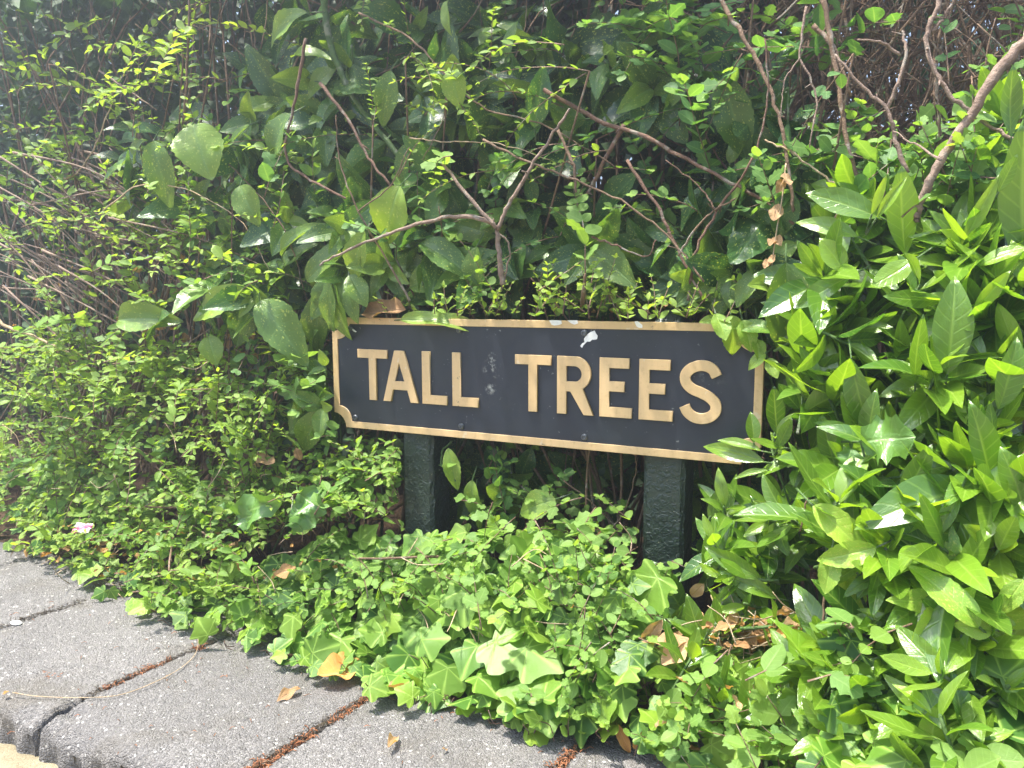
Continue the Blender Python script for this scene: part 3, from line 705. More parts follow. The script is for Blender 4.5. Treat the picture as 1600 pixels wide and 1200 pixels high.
def shade_canopy(label, x0, x1, z0a, z0b, n, kind='far', L=.06, y0=.08, y1=1.2):  # unseen hedge growth above the view, added to shade the interior
    p = Plant('hedge', label, 'hedge', ((x0+x1)/2, .6, 0), kind)
    for _ in range(n):
        x, y = random.uniform(x0, x1), random.uniform(y0, y1); zb = z0a+(z0b-z0a)*(x-x0)/(x1-x0)+.36*(y-y0)
        z = zb+abs(rng.normal(0, .22))
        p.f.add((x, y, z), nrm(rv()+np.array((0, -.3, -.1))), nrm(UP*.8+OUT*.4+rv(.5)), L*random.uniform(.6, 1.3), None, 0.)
    for _ in range(26):
        x, y = random.uniform(x0, x1), random.uniform(.35, 1.1)
        p.t.add(smooth_path([(x, y, 0), (x+rng.normal(0, .1), y, .8), (x+rng.normal(0, .25), y+rng.normal(0, .1), 1.7)], 5), .007, .002, 5, .1)
    p.done()
shade_canopy('unseen leafy upper growth of the hedge, added to shade the dark gap at the left', -2.6, -.9, 1.40, 1.20, 4600, y0=-.02)
shade_canopy('unseen leafy upper growth of the hedge, added to shade the upper middle', -.9, .25, 1.20, 1.08, 3900, y0=-.04)
shade_canopy('thin unseen leafy upper growth of the hedge, added to shade the upper right', .25, .80, 1.08, 1.06, 900, y0=.02)

# ------------------------------------------------------------ shrubs
def small_shrub(label, cells, base, kind='small', L=.026, gap=.017, ln=(.10, .24), dmix=(-.1, -.5, .35), droop=.8, young=.1, k=10, group='small-leaved shrubs in the hedge', name='small_leaved_shrub', stem='twig', r=.0012):
    p = Plant(name, label, 'shrub', base, kind, stem, group); st = []
    for (cx, cy, rx, ry, Yt, Yb, n) in cells:
        for (x, y, q) in ellipse_pts(cx, cy, rx, ry, n):
            Y = Yt+(Yb-Yt)*(q+1)/2+rng.normal(0, .025); tip = at(x, y, Y)
            if tip[2] < .012: tip[2] = random.uniform(.012, .03)
            d = nrm(np.array(dmix)+rv(.55)); st.append(p.spray(tip, d, random.uniform(*ln), L*random.uniform(.7, 1.3), gap, droop, r, young))
    p.main(st, k); p.done(); return p
small_shrub('fine-leaved shrub arching into the dark gap at the top left', [(250, 60, 90, 60, .02, -.02, 6), (220, 150, 90, 50, .02, -.02, 10), (40, 60, 70, 80, .05, .02, 6), (310, 110, 40, 60, .02, 0, 3)], (-1.35, .2, 0), young=.35)
small_shrub('loose small-leaved shrub below the dark gap in the upper left', [(280, 420, 190, 100, .02, -.05, 40), (150, 250, 130, 70, .04, .0, 12), (430, 330, 90, 110, .0, -.03, 9), (230, 330, 120, 60, .02, -.03, 14)], (-1.1, .18, 0), young=.2)
small_shrub('sparse small-leaved shrub at the far left among dry stems', [(60, 420, 90, 110, .05, .0, 13), (30, 230, 60, 60, .05, .02, 8), (90, 560, 100, 40, .0, -.03, 14)], (-1.6, .2, 0), young=.25)
small_shrub('rounded mound of pale tiny leaves at the left above the kerb', [(130, 590, 190, 55, .04, -.05, 75), (330, 590, 130, 60, .0, -.06, 36), (260, 690, 180, 35, -.02, -.08, 36)], (-1.05, .1, 0), L=.023, gap=.0135, ln=(.09, .2), young=.3, dmix=(.1, -.6, .35), k=14)
small_shrub('low mound of small leaves left of the left sign post', [(470, 760, 160, 60, .0, -.09, 58), (580, 740, 60, 70, .0, -.05, 26), (330, 800, 140, 60, -.03, -.1, 55)], (-.55, .1, 0), L=.023, gap=.0135, ln=(.08, .18), young=.2, k=12)
small_shrub('creeping small-leaved shrub spreading to the kerb at the left', [(80, 780, 130, 60, .0, -.06, 48), (200, 860, 150, 50, -.05, -.12, 60), (60, 700, 90, 50, .02, -.04, 20), (330, 930, 130, 35, -.1, -.15, 40)], (-1.1, .02, 0), L=.023, gap=.0145, ln=(.07, .15), young=.3, dmix=(.2, -.5, .3))
small_shrub('low leafy undergrowth covering the soil at the far left', [(30, 650, 140, 90, .35, .1, 60), (60, 760, 140, 70, .25, .02, 60), (200, 740, 160, 70, .15, .02, 40)], (-1.9, .3, 0), L=.026, gap=.016, ln=(.08, .2), young=.15, dmix=(.1, -.3, .7))
small_shrub('scattered larger round leaves poking out of the hedge left of the sign', [(430, 600, 70, 60, -.03, -.06, 9), (230, 480, 150, 60, .0, -.04, 8), (380, 220, 90, 70, .0, -.03, 6), (130, 720, 130, 60, -.03, -.07, 6), (540, 690, 60, 50, -.02, -.04, 7)], (-.9, .12, 0), 'round', .036, .026, (.08, .16), (-.1, -.5, .2), .6, .15, 6, 'round-leaved snowberry shrubs', 'snowberry_shrub')
small_shrub('tiny-leaved upright sprigs growing along the top edge of the sign', [(900, 440, 80, 40, -.01, -.01, 26), (1010, 462, 70, 25, -.015, -.015, 15), (770, 470, 90, 20, -.01, -.01, 15), (1120, 460, 50, 30, -.01, -.02, 10), (640, 475, 40, 15, .0, -.01, 4)], (.15, .1, .0), L=.017, gap=.013, ln=(.05, .11), young=.4, dmix=(0, -.1, .9), droop=.2)
small_shrub('round-leaved snowberry sprays hanging at the upper right of centre', [(1090, 90, 90, 90, .02, -.02, 16), (1240, 120, 60, 80, .1, .05, 5), (980, 60, 60, 60, .1, .05, 8), (1200, 270, 60, 60, .02, .0, 6)], (.3, .15, 0), 'round', .034, .025, (.12, .24), (-.5, -.5, -.1), .5, 0., 6, 'round-leaved snowberry shrubs', 'snowberry_shrub')
small_shrub('pale round-leaved snowberry sprays behind the thick branch at the right', [(1480, 250, 100, 50, .02, -.03, 26), (1330, 240, 60, 50, .06, .0, 10), (1570, 300, 50, 50, .0, -.04, 10), (1540, 60, 90, 80, .15, .1, 4)], (.75, .15, 0), 'round', .028, .022, (.09, .18), (.0, -.5, .4), .6, .1, 6, 'round-leaved snowberry shrubs', 'snowberry_shrub')
small_shrub('fine sprays of small yellow-green leaves across the upper middle', [(720, 90, 160, 80, .0, -.03, 8), (640, 200, 120, 90, .0, -.04, 7), (800, 260, 90, 60, .0, -.03, 4), (560, 40, 80, 50, .0, -.02, 4)], (-.35, .15, 0), L=.019, gap=.016, young=.3, dmix=(-.2, -.5, .1), k=6)
small_shrub('round-leaved snowberry sprays in the middle of the hedge above the sign', [(840, 300, 130, 90, .0, -.02, 6), (960, 340, 110, 100, .03, .0, 6), (1050, 280, 80, 90, .05, .02, 4), (620, 330, 90, 60, .0, -.02, 7), (700, 420, 110, 40, .05, .03, 10)], (.0, .15, 0), 'round', .024, .020, (.09, .2), (-.3, -.5, .1), .6, .1, 6, 'round-leaved snowberry shrubs', 'snowberry_shrub')
small_shrub('small round-leaved shrub hanging between the two sign posts', [(1040, 905, 45, 25, -.04, -.07, 7), (840, 740, 70, 60, .06, .03, 12), (900, 820, 60, 60, .02, -.02, 12), (950, 870, 60, 40, -.03, -.06, 12), (790, 820, 60, 40, .02, -.02, 8)], (.05, .1, 0), 'round', .024, .019, (.07, .15), (-.1, -.5, .4), .8, .3, 6, 'round-leaved snowberry shrubs', 'snowberry_shrub', 'red')
small_shrub('small-leaved creeper among the ivy in front of the posts', [(780, 930, 190, 70, -.08, -.17, 46), (600, 920, 140, 60, -.07, -.15, 34), (960, 980, 90, 60, -.1, -.17, 24), (420, 940, 120, 40, -.1, -.16, 22)], (.0, -.03, 0), 'round', .021, .017, (.06, .12), (0, -.4, .5), .8, .3, 6, 'small-leaved creepers at ground level', 'creeping_shrub')
small_shrub('low small-leaved creeper spilling on to the kerb right of the ivy', [(900, 1110, 110, 30, -.17, -.2, 40), (990, 1080, 110, 40, -.13, -.2, 34), (1050, 1150, 80, 30, -.2, -.22, 16)], (.2, -.14, 0), 'round', .019, .014, (.05, .11), (-.2, -.4, .3), .8, .35, 5, 'small-leaved creepers at ground level', 'creeping_shrub')
small_shrub('mixed low round-leaved weeds in the bottom right corner', [(1200, 1130, 150, 60, -.2, -.28, 30), (1450, 1150, 180, 50, -.28, -.34, 22), (1330, 1040, 60, 60, -.25, -.28, 12)], (.5, -.2, 0), 'round', .030, .020, (.06, .12), (-.1, -.4, .5), .8, .3, 6, 'small-leaved creepers at ground level', 'creeping_shrub')

def whorls(name, label, cat, base, kind, cells, L, n, spread, dmix, dj, young, droop, group, stem='greenstem', wide=1., inner=0, k=8, ln=.07, r=.0024):
    p = Plant(name, label, cat, base, kind, stem, group); st = []
    for (cx, cy, rx, ry, Yt, Yb, cnt) in cells:
        for (x, y, q) in ellipse_pts(cx, cy, rx, ry, cnt):
            Y = Yt+(Yb-Yt)*(q+1)/2+rng.normal(0, .025); tip = at(x, y, Y); tip[2] = max(tip[2], .04)
            st.append(p.rosette(tip, nrm(np.array(dmix)+rv(dj)), L*random.uniform(.75, 1.15), n+random.randrange(-2, 3), spread, young, droop, wide, r, ln))
        for (x, y, q) in ellipse_pts(cx, cy, rx*1.1, ry*1.1, inner):
            p.f.add(at(x, y, Yt+random.uniform(.06, .2)), nrm(rv()+np.array((0, -.3, .0))), nrm(UP*.5+OUT*.7+rv(.4)), L*random.uniform(.7, 1.1), None, 0, wide)
    p.main(st, k); return p
SPG = 'spotted laurel bushes in the hedge'
def hero(p, items):
    """traced leaves: base px, tip px, depth, width, youth"""
    for (x0, y0, x1, y1, Y, wd, yo, *rest) in items:
        a = at(x0, y0, Y); dy = rest[0] if rest else -.015; e = at(x1, y1, Y+dy); L = np.linalg.norm(e-a)
        p.f.add(a, (e-a)/L, nrm(np.array((.25, -.8, .55))+rv(.22)), L, .35+.4*random.random(), yo, wd, rest[1] if len(rest) > 1 else None)
        back = nrm(-(e-a)/L+np.array((0, .7, .0))); p.t.add([a+back*.03, a+back*.012, a], .0014, .0012, 4)
sp = whorls('spotted_laurel', 'big spotted laurel with drooping serrated leaves left of the sign', 'shrub', (-.75, .2, 0), 'spotted', [(330, 270, 150, 90, .08, .02, 9), (430, 400, 100, 80, .04, -.02, 8), (500, 300, 80, 90, .06, .02, 7)], .115, 7, 1.25, (0, -.6, .3), .4, .05, .45, SPG, inner=26)
hero(sp, [(300, 195, 318, 262, -.06, 1.75, .75, -.03, 1), (240, 220, 258, 318, -.03, .9, .35), (455, 178, 395, 250, -.02, 1.1, .25), (375, 290, 394, 345, -.03, 1.4, .45), (405, 470, 472, 550, -.07, 1.05, .3), (380, 450, 292, 500, -.05, .8, .8), (330, 430, 305, 540, .0, .6, .1), (390, 195, 340, 240, .0, 1., .3), (440, 400, 480, 330, -.02, .6, .5), (480, 440, 540, 360, -.01, .8, .4), (570, 360, 535, 440, -.04, .9, .6), (185, 500, 250, 488, -.03, .9, .5), (265, 490, 200, 530, -.02, 1., .15), (470, 330, 560, 270, .05, 1., .0), (120, 510, 60, 560, .05, .9, .1), (325, 525, 335, 565, -.05, 1.6, .6)])
sp.done()
sp = whorls('spotted_laurel', 'spotted laurel whose leaves hang over the upper left corner of the sign', 'shrub', (-.5, .16, 0), 'spotted', [(560, 430, 60, 50, .03, .0, 5), (500, 560, 30, 80, .03, -.01, 5), (500, 640, 30, 40, .02, -.01, 2)], .095, 7, 1.2, (-.1, -.6, .2), .4, .25, .5, SPG, inner=10)
hero(sp, [(502, 640, 455, 715, -.03, .9, .45), (525, 610, 480, 680, -.02, .8, .5), (530, 650, 545, 705, -.01, .8, .7), (508, 600, 520, 560, -.03, 1., .2), (545, 430, 570, 470, -.03, 1.3, .4), (560, 440, 540, 480, -.02, 1.2, .5), (500, 455, 480, 560, .0, .8, .4), (455, 430, 410, 400, .0, 1., .2)])
sp.done(True)
# leaves that lap over the board: their own list without the keep-clear test
sp2 = Plant('spotted_laurel', 'spotted laurel shoot lapping over the top left corner of the board', 'shrub', (-.45, .08, .0), 'spotted', 'greenstem', SPG); sp2.t.prot = False
hero(sp2, [(522, 442, 527, 536, -.035, .9, .5, -.01, 2), (516, 440, 505, 520, -.04, .7, .35), (542, 452, 553, 500, -.03, 1., .3), (510, 430, 488, 500, -.03, .9, .2), (625, 500, 760, 493, -.02, .42, .75, .0, 3), (560, 430, 600, 400, .0, .9, .3)])
sp2.t.add(smooth_path([(-.45, .08, 0), (-.44, .09, .3), at(520, 430, .0)], 6), .003, .002, 5); sp2.done(False)
sp = whorls('spotted_laurel', 'tall dark spotted laurel filling the upper middle of the hedge', 'shrub', (-.3, .35, 0), 'spotted', [(640, 230, 130, 150, .18, .04, 18), (820, 380, 150, 70, .12, .04, 13), (780, 120, 180, 110, .22, .06, 18), (500, 100, 90, 90, .16, .05, 9)], .125, 7, 1.2, (0, -.5, .2), .5, .0, .5, SPG, inner=50)
hero(sp, [(625, 290, 585, 380, -.03, 1.4, .85), (640, 225, 615, 290, .02, 1., .15), (835, 200, 850, 100, .03, .9, .0), (655, 380, 740, 410, .0, .8, .2), (705, 110, 712, 160, .0, 1.5, .75), (610, 110, 595, 195, .0, .9, .3), (790, 90, 800, 30, .05, .8, .3), (640, 450, 760, 380, .02, .8, .35), (820, 385, 785, 440, .05, 1.8, .1), (700, 0, 690, 50, .03, 1., .6), (480, 20, 395, 50, -.02, .7, .5), (455, 90, 500, 60, .0, .8, .7), (745, 385, 730, 470, .02, .9, .4), (655, 250, 670, 340, .08, 1., .05), (770, 450, 850, 400, .05, .8, .2)])
sp.done()
sp = whorls('spotted_laurel', 'dark spotted laurel with long hanging leaves right of the middle', 'shrub', (.35, .3, 0), 'spotted', [(1120, 350, 90, 90, .12, .03, 9), (1180, 240, 70, 70, .12, .04, 6), (1000, 380, 120, 60, .15, .06, 8), (1020, 120, 90, 90, .15, .06, 6), (1250, 330, 60, 60, .12, .06, 4)], .115, 7, 1.2, (0, -.5, .1), .5, .0, .6, SPG, inner=30)
hero(sp, [(1130, 120, 1162, 248, .03, .95, .12, .0, 1), (1150, 350, 1245, 390, .02, 1., .1), (1150, 330, 1210, 345, .02, .8, .1), (1245, 380, 1185, 420, .0, 1.1, .45), (1235, 300, 1215, 370, .0, 1.3, .05), (1100, 290, 1060, 360, .06, 1., .0), (1070, 110, 1050, 160, .05, 1.1, .2), (1300, 210, 1335, 250, .05, 1., .4), (1290, 240, 1345, 230, .05, 1.2, .3)])
sp.done()
sp = whorls('spotted_laurel', 'yellow-speckled laurel leaves hanging over the top right of the sign', 'shrub', (.42, .12, 0), 'spotted', [(1210, 440, 40, 40, .04, .0, 4), (1190, 500, 20, 20, .02, .0, 1)], .085, 6, 1.2, (.1, -.6, .2), .4, .3, .4, SPG, inner=5)
hero(sp, [(1228, 410, 1240, 575, -.06, .9, .25, .0, 0), (1180, 420, 1150, 480, -.02, 1., .4), (1245, 410, 1150, 440, .0, .8, .5), (1270, 500, 1250, 560, -.06, 1., .8), (1215, 520, 1140, 490, -.03, 1., .2)])
sp.done()
sp2 = Plant('spotted_laurel', 'pale torn laurel leaves lapping over the top right corner of the board', 'shrub', (.42, .06, .0), 'blotched', 'greenstem', SPG); sp2.t.prot = False
hero(sp2, [(1142, 492, 1152, 556, -.03, 1.35, .6, -.005), (1118, 490, 1136, 530, -.035, 1.3, .4), (1210, 518, 1148, 496, -.03, 1.0, .0), (1160, 500, 1178, 545, -.03, 1.3, .5), (1196, 552, 1168, 572, -.03, 1.2, .4), (1180, 530, 1194, 560, -.025, 1.3, .4), (1120, 498, 1095, 500, -.02, 1.1, .5), (1200, 560, 1215, 590, -.03, 1.2, .5)])
sp2.t.add(smooth_path([(.42, .06, 0), (.41, .07, .3), at(1180, 480, .0)], 6), .002, .0015, 5); sp2.done(False)
sp = whorls('spotted_laurel', 'small spotted laurel with folded leaves between the sign posts', 'shrub', (-.03, .08, 0), 'spotted', [(770, 760, 40, 30, .06, .03, 2)], .075, 5, 1.2, (0, -.5, .2), .4, .35, .4, SPG, inner=6)
hero(sp, [(700, 700, 713, 768, -.0, .8, .75), (738, 750, 735, 822, .01, .9, .6), (742, 772, 752, 830, .01, .6, .5), (800, 770, 755, 790, .02, 1.2, .45), (868, 780, 800, 798, .0, 1.3, .6), (775, 770, 812, 768, .03, .8, .3), (830, 700, 810, 760, .1, 1., .0), (760, 700, 800, 760, .12, 1., .0)])
sp.done(False)
sp = whorls('spotted_laurel', 'shaded laurel leaves deep under the sign between the posts', 'shrub', (.1, .35, 0), 'spotted', [(850, 740, 150, 60, .25, .2, 9), (1130, 760, 60, 60, .2, .15, 4), (720, 780, 60, 60, .2, .15, 3)], .10, 7, 1.2, (0, -.5, .2), .5, .0, .5, SPG, inner=20)
sp.done()
sp = whorls('spotted_laurel', 'yellow-blotched laurel in the lower right corner', 'shrub', (.72, -.1, 0), 'blotched', [(1500, 960, 60, 50, -.26, -.3, 3), (1350, 880, 30, 30, -.24, -.26, 1)], .085, 6, 1.1, (-.1, -.6, .3), .4, .35, .2, SPG)
hero(sp, [(1530, 980, 1440, 875, -.33, .85, .35, .0, 0), (1550, 985, 1500, 975, -.32, 1.4, .75), (1270, 790, 1375, 870, -.26, .9, .8), (1370, 855, 1275, 880, -.27, .9, .6), (1300, 860, 1290, 930, -.26, 1., .5), (1390, 860, 1370, 890, -.25, 1., .7), (1480, 1000, 1420, 1010, -.3, 1.1, .6), (1600, 905, 1560, 960, -.3, 1., .4)])
sp.done()
GLG = 'glossy evergreen bushes at the right'
def gl(label, base, cells, heroes=(), L=.100, n=9, young=.12, dm=(-.1, -.45, .7), inner=6, k=8, dj=.38, wide=1.05):
    p = whorls('glossy_laurel', label, 'shrub', base, 'glossy', cells, L, n, 1.1, dm, dj, young, .05, GLG, inner=inner, k=k, wide=wide)
    hero(p, heroes); p.done(); return p
gl('bright glossy laurel shoots at the right below the thick branch', (.62, .0, 0), [(1370, 330, 90, 50, .02, -.06, 7), (1330, 420, 70, 60, .0, -.06, 6)],
   [(1375, 340, 1262, 292, -.08, 1.1, .15), (1340, 370, 1248, 332, -.08, .9, .4), (1415, 400, 1395, 262, -.07, 1.15, .2), (1362, 335, 1385, 272, -.10, .6, .7), (1370, 340, 1415, 275, -.10, .7, .6), (1320, 425, 1285, 370, -.09, 1.7, .6), (1430, 405, 1362, 452, -.12, 1.4, .5), (1475, 470, 1378, 468, -.12, 1., .1), (1330, 430, 1238, 478, -.09, 1., .1), (1480, 370, 1540, 270, -.05, .8, .3), (1500, 390, 1560, 270, -.08, .5, .5), (1530, 415, 1600, 375, -.12, 1.2, .5), (1520, 490, 1578, 420, -.15, .8, .7)])
gl('glossy laurel with tall upright leaves at the right edge of the picture', (.85, .0, 0), [(1560, 230, 60, 90, .05, .0, 5), (1560, 380, 60, 90, -.04, -.1, 8), (1500, 420, 80, 70, -.02, -.1, 6)],
   [(1580, 215, 1570, 105, -.06, 1.1, .1), (1600, 420, 1590, 190, -.08, .9, .1), (1480, 585, 1498, 430, -.17, 1.1, .25), (1560, 300, 1590, 240, -.1, 1., .1)])
gl('glossy laurel filling the right side level with the sign', (.66, -.08, 0), [(1380, 560, 130, 90, -.05, -.14, 13), (1530, 560, 80, 120, -.1, -.18, 10), (1280, 600, 60, 90, -.03, -.09, 6)],
   [(1330, 560, 1350, 690, -.15, .9, .1), (1430, 600, 1428, 490, -.17, .9, .15), (1250, 640, 1212, 600, -.09, 1.2, .0), (1405, 745, 1490, 720, -.2, 1.3, .1), (1560, 640, 1600, 530, -.2, 1.1, .1), (1370, 700, 1290, 650, -.18, .9, .0)])
gl('dense glossy laurel at the right just below the sign level', (.72, -.15, 0), [(1400, 740, 120, 80, -.14, -.22, 12), (1540, 740, 80, 90, -.18, -.26, 10), (1450, 850, 140, 70, -.2, -.28, 11)],
   [(1600, 800, 1575, 700, -.26, 1.3, .2), (1500, 770, 1460, 840, -.26, .9, .1), (1560, 860, 1590, 800, -.28, 1.2, .3)], k=10)
gl('glossy laurel shoots standing beside the right post', (.42, -.02, 0), [(1170, 870, 80, 60, -.04, -.12, 10), (1250, 820, 50, 50, -.06, -.1, 5), (1130, 820, 30, 40, .0, -.05, 2)],
   [(1094, 830, 1080, 775, -.06, 1.2, .1), (1105, 905, 1122, 815, -.08, .9, .2), (1068, 955, 1018, 882, -.06, 1.5, .0), (1040, 1000, 1070, 950, -.09, 1.0, .1), (1085, 985, 1030, 945, -.09, .9, .2), (1190, 905, 1100, 855, -.12, .9, .2), (1215, 935, 1125, 890, -.12, .8, .2)], L=.075)
p = gl('laurel twig with narrow leaves poking over the lower right corner of the sign', (.47, -.03, 0), [(1225, 690, 20, 40, -.05, -.07, 2)], (), L=.06, n=7, inner=0)
q = Plant('glossy_laurel', 'narrow leaf tips lapping the bottom right corner of the board', 'shrub', (.44, -.03, 0), 'glossy', 'greenstem', GLG); q.t.prot = False
hero(q, [(1195, 722, 1092, 686, -.05, .8, .3, .0), (1190, 705, 1120, 680, -.05, .7, .4, .0), (1178, 692, 1175, 643, -.05, 1.4, .15, .0), (1225, 700, 1172, 690, -.06, .9, .3), (1215, 700, 1240, 650, -.06, 1., .1), (1200, 735, 1145, 738, -.05, .6, .3), (1215, 680, 1205, 600, -.04, 1., .0)])
q.t.add(smooth_path([(.44, -.03, 0), (.45, -.03, .2), at(1205, 700, -.05)], 6), .002, .0014, 5); q.done(False)
gl('low glossy laurel leaves in the litter right of the ivy', (.45, -.15, 0), [(1170, 1000, 80, 60, -.12, -.17, 8), (1110, 1060, 60, 40, -.16, -.2, 5), (1230, 1080, 70, 60, -.18, -.24, 7)],
   [(1100, 1000, 1075, 1055, -.15, .8, .3), (1165, 1130, 1175, 1045, -.22, .9, .2), (1110, 1055, 1075, 1010, -.18, .9, .3), (1125, 1075, 1150, 1020, -.2, .8, .2)], L=.065, n=8, inner=8)
gl('shaded glossy laurel in the bottom right corner', (.72, -.25, 0), [(1370, 1040, 100, 70, -.25, -.3, 9), (1520, 1080, 90, 80, -.3, -.36, 9), (1400, 1150, 120, 50, -.3, -.34, 7)], (), L=.08, inner=14)
# background glossy filler behind the right bushes
gl('darker laurel growth behind the glossy bushes at the right', (.85, .2, 0), [(1450, 600, 200, 300, .10, .04, 16), (1420, 350, 180, 90, .15, .1, 9)], (), L=.09, inner=40)

# ivy ground cover
iv = Foliage('ivy'); tt = Tubes()
IVY = [([(130, 900), (360, 880), (520, 890), (560, 1040), (470, 1040), (340, 1000), (200, 960)], 170, -.06, -.17, .036),
       ([(360, 900), (560, 830), (640, 830), (830, 830), (990, 900), (1010, 1010), (960, 1100), (830, 1140), (600, 1085), (440, 1030)], 620, -.03, -.2, .041),
       ([(600, 900), (960, 900), (1000, 1080), (820, 1135), (620, 1080)], 110, -.08, -.2, .052),
       ([(940, 1010), (1280, 1030), (1330, 1190), (1070, 1200), (900, 1120)], 90, -.13, -.26, .040),
       ([(1270, 1000), (1600, 980), (1600, 1200), (1280, 1200)], 90, -.22, -.36, .045),
       ([(0, 740), (180, 720), (330, 870), (200, 930), (60, 870), (0, 850)], 80, .02, -.08, .034)]
for poly, n_, Yt, Yb, L in IVY:
    xs = [p[0] for p in poly]; ys = [p[1] for p in poly]; k = 0
    while k < n_:
        x, y = random.uniform(min(xs), max(xs)), random.uniform(min(ys), max(ys))
        if not inpoly(np.array([x]), np.array([y]), poly)[0]: continue
        k += 1; q = (y-min(ys))/(max(ys)-min(ys)); Y = Yt+(Yb-Yt)*q+rng.normal(0, .02); p = at(x, y, Y)
        if p[2] < .012: p = atz(x, y, random.uniform(.01, .035))
        l = L*random.uniform(.55, 1.2); nn = nrm(np.array((.12, -.55, .75))+rv(.34)); d = nrm(np.cross(nn, rv())+np.array((random.gauss(.1, .4), -.35, -.5)))
        d = nrm(d-nn*np.dot(d, nn)); iv.add(p, d, nn, l, random.random()**1.2, max(0, min(.8, rng.normal(.12, .28))), random.uniform(.8, 1.15))
        ba = p+np.array((rng.normal(0, .012), .015, -min(.05, p[2]*.7))); tt.add(smooth_path([ba, (ba+p)/2+rv(.004), p+d*l*.05], 3), .0009, .0007, 3)
hv = [(845, 850, 800, 900, -.06), (838, 895, 800, 838, -.06), (605, 850, 575, 860, -.05), (620, 870, 640, 910, -.05), (690, 900, 660, 950, -.1), (900, 990, 940, 1050, -.16), (960, 930, 985, 985, -.13), (770, 1000, 830, 1040, -.17), (820, 1010, 880, 1050, -.17), (700, 1040, 690, 1100, -.19), (1030, 900, 985, 960, -.1)]
for (x0, y0, x1, y1, Y) in hv:
    a = at(x0, y0, Y); e = at(x1, y1, Y-.02); L = np.linalg.norm(e-a); iv.add(a, (e-a)/L, nrm((.1, -.5, .8)), max(L, .05), .6, .2)
ivr = empty('ivy_ground_cover', (0, -.1, 0), 'bright green lobed ivy covering the ground along the kerb', 'ivy'); ivr['kind'] = 'stuff'
f_ = iv.build('foliage', ivr); s__ = tt.build('stem', MAT['red'], ivr)

# holly sprigs
def holly_sprig(label, base, items):
    p = Plant('holly_sprig', label, 'holly', base, 'holly', 'greenstem', 'holly sprigs'); hero(p, items)
    p.t.add(smooth_path([base, tuple((np.array(base)+at(items[0][0], items[0][1], items[0][4]))/2+np.array((0, .02, .02))), at(items[0][0], items[0][1], items[0][4])], 5), .002, .0014, 5); p.done(False)
holly_sprig('prickly holly sprig in the low shrubs left of the posts', (-.75, .03, 0), [(370, 805, 428, 782, -.12, .85, .2), (372, 812, 405, 800, -.12, 1., .2), (365, 800, 340, 790, -.1, 1.3, .1)])
holly_sprig('pair of shiny holly leaves nearest the left post', (-.62, .03, 0), [(458, 790, 490, 820, -.12, 1.1, .1), (465, 770, 505, 800, -.11, 1.2, .1), (455, 800, 470, 830, -.12, 1.1, .1)])
holly_sprig('shiny spiny holly leaves in the glossy bush right of the sign', (.6, -.1, 0), [(1345, 690, 1428, 680, -.2, 1.7, .3), (1335, 720, 1352, 770, -.2, 1.9, .2), (1330, 700, 1320, 740, -.19, 1.4, .1)])
holly_sprig('dark shiny holly leaf low at the bottom right', (.55, -.25, 0), [(1245, 1150, 1295, 1165, -.3, 1.6, .0), (1290, 1130, 1250, 1175, -.3, 1.2, .1)])

# dead leaves, each its own thing
def dead(label, x0, y0, x1, y1, Y=None, Z=None, wd=1., yo=0., var=0, nn=(.1, -.5, .8), rd=None):
    a = at(x0, y0, Y) if Y is not None else atz(x0, y0, Z); e = at(x1, y1, Y) if Y is not None else atz(x1, y1, Z+.004)
    f = Foliage('dead'); L = np.linalg.norm(e-a); c = (a+e)/2
    f.add(a-c, (e-a)/L, nrm(nn), L, random.random() if rd is None else rd, yo, wd, var)
    o = f.build('dead_leaf', None, False); o.location = c
    return tag(o, label, 'dead leaf', 'dead leaves caught in the hedge and on the kerb')
dead('large curled brown leaf resting on the top left edge of the sign', 634, 484, 562, 488, .0, None, .95, .0, 0, (0, -.8, .6), .15)
dead('tan dead leaf hanging left of the sign below its corner', 400, 712, 430, 728, -.05, None, 1.2, .0, 1)
dead('small tan dead leaf just left of the sign bottom', 462, 700, 470, 720, -.05, None, 1.2, .0, 2)
dead('curled orange leaf on the kerb joint under the ivy', 558, 1048, 496, 1062, None, .012, 1.5, .9, 3, (0, -.3, 1), .5)
dead('second orange leaf tucked behind the curled one at the ivy edge', 562, 1030, 515, 1035, None, .022, .9, .8, 1, (0, -.3, 1))
dead('rolled brown leaf tip lying on the kerb slab', 470, 1076, 432, 1088, None, .006, .7, .0, 2, (0, -.2, 1), .4)
dead('brown crumpled leaf at the ivy edge on the kerb', 640, 1072, 608, 1090, None, .012, 1.3, .0, 4, (0, -.3, 1), .2)
dead('large pale tan leaf lying right of the ivy at the post foot', 1080, 1000, 1020, 1020, -.17, None, .9, .0, 4, (.3, -.3, .9), .4)
dead('folded tan leaf standing up in front of the right post', 1005, 1005, 1035, 968, -.15, None, .9, .0, 0, (.3, -.8, .3), .6)
dead('pale tan leaf with a bite beside the right post foot', 1085, 1005, 1040, 1040, -.18, None, 1.2, .0, 3, (0, -.5, .9), .9)
dead('small tan leaf hanging from a laurel stem by the right post', 1100, 912, 1078, 935, -.09, None, 1.1, .0, 2, (.1, -.9, .3), .9)
dead('tiny orange leaf on a stem in front of the right post', 1015, 890, 1030, 905, -.08, None, 1.5, .6, 2)
dead('small rust leaf on a thin stem between the posts', 940, 828, 938, 845, .02, None, 1.2, .5, 1)
dead('small rust leaf low between the posts', 920, 852, 925, 868, .0, None, 1.2, .5, 3)
dead('narrow orange leaf standing at the kerb edge bottom right', 963, 1130, 985, 1178, -.2, None, .7, .7, 0, (.2, -.8, .4))
dead('twin brown leaf standing at the kerb edge bottom right', 1000, 1140, 995, 1178, -.21, None, .8, .5, 2, (.2, -.8, .4))
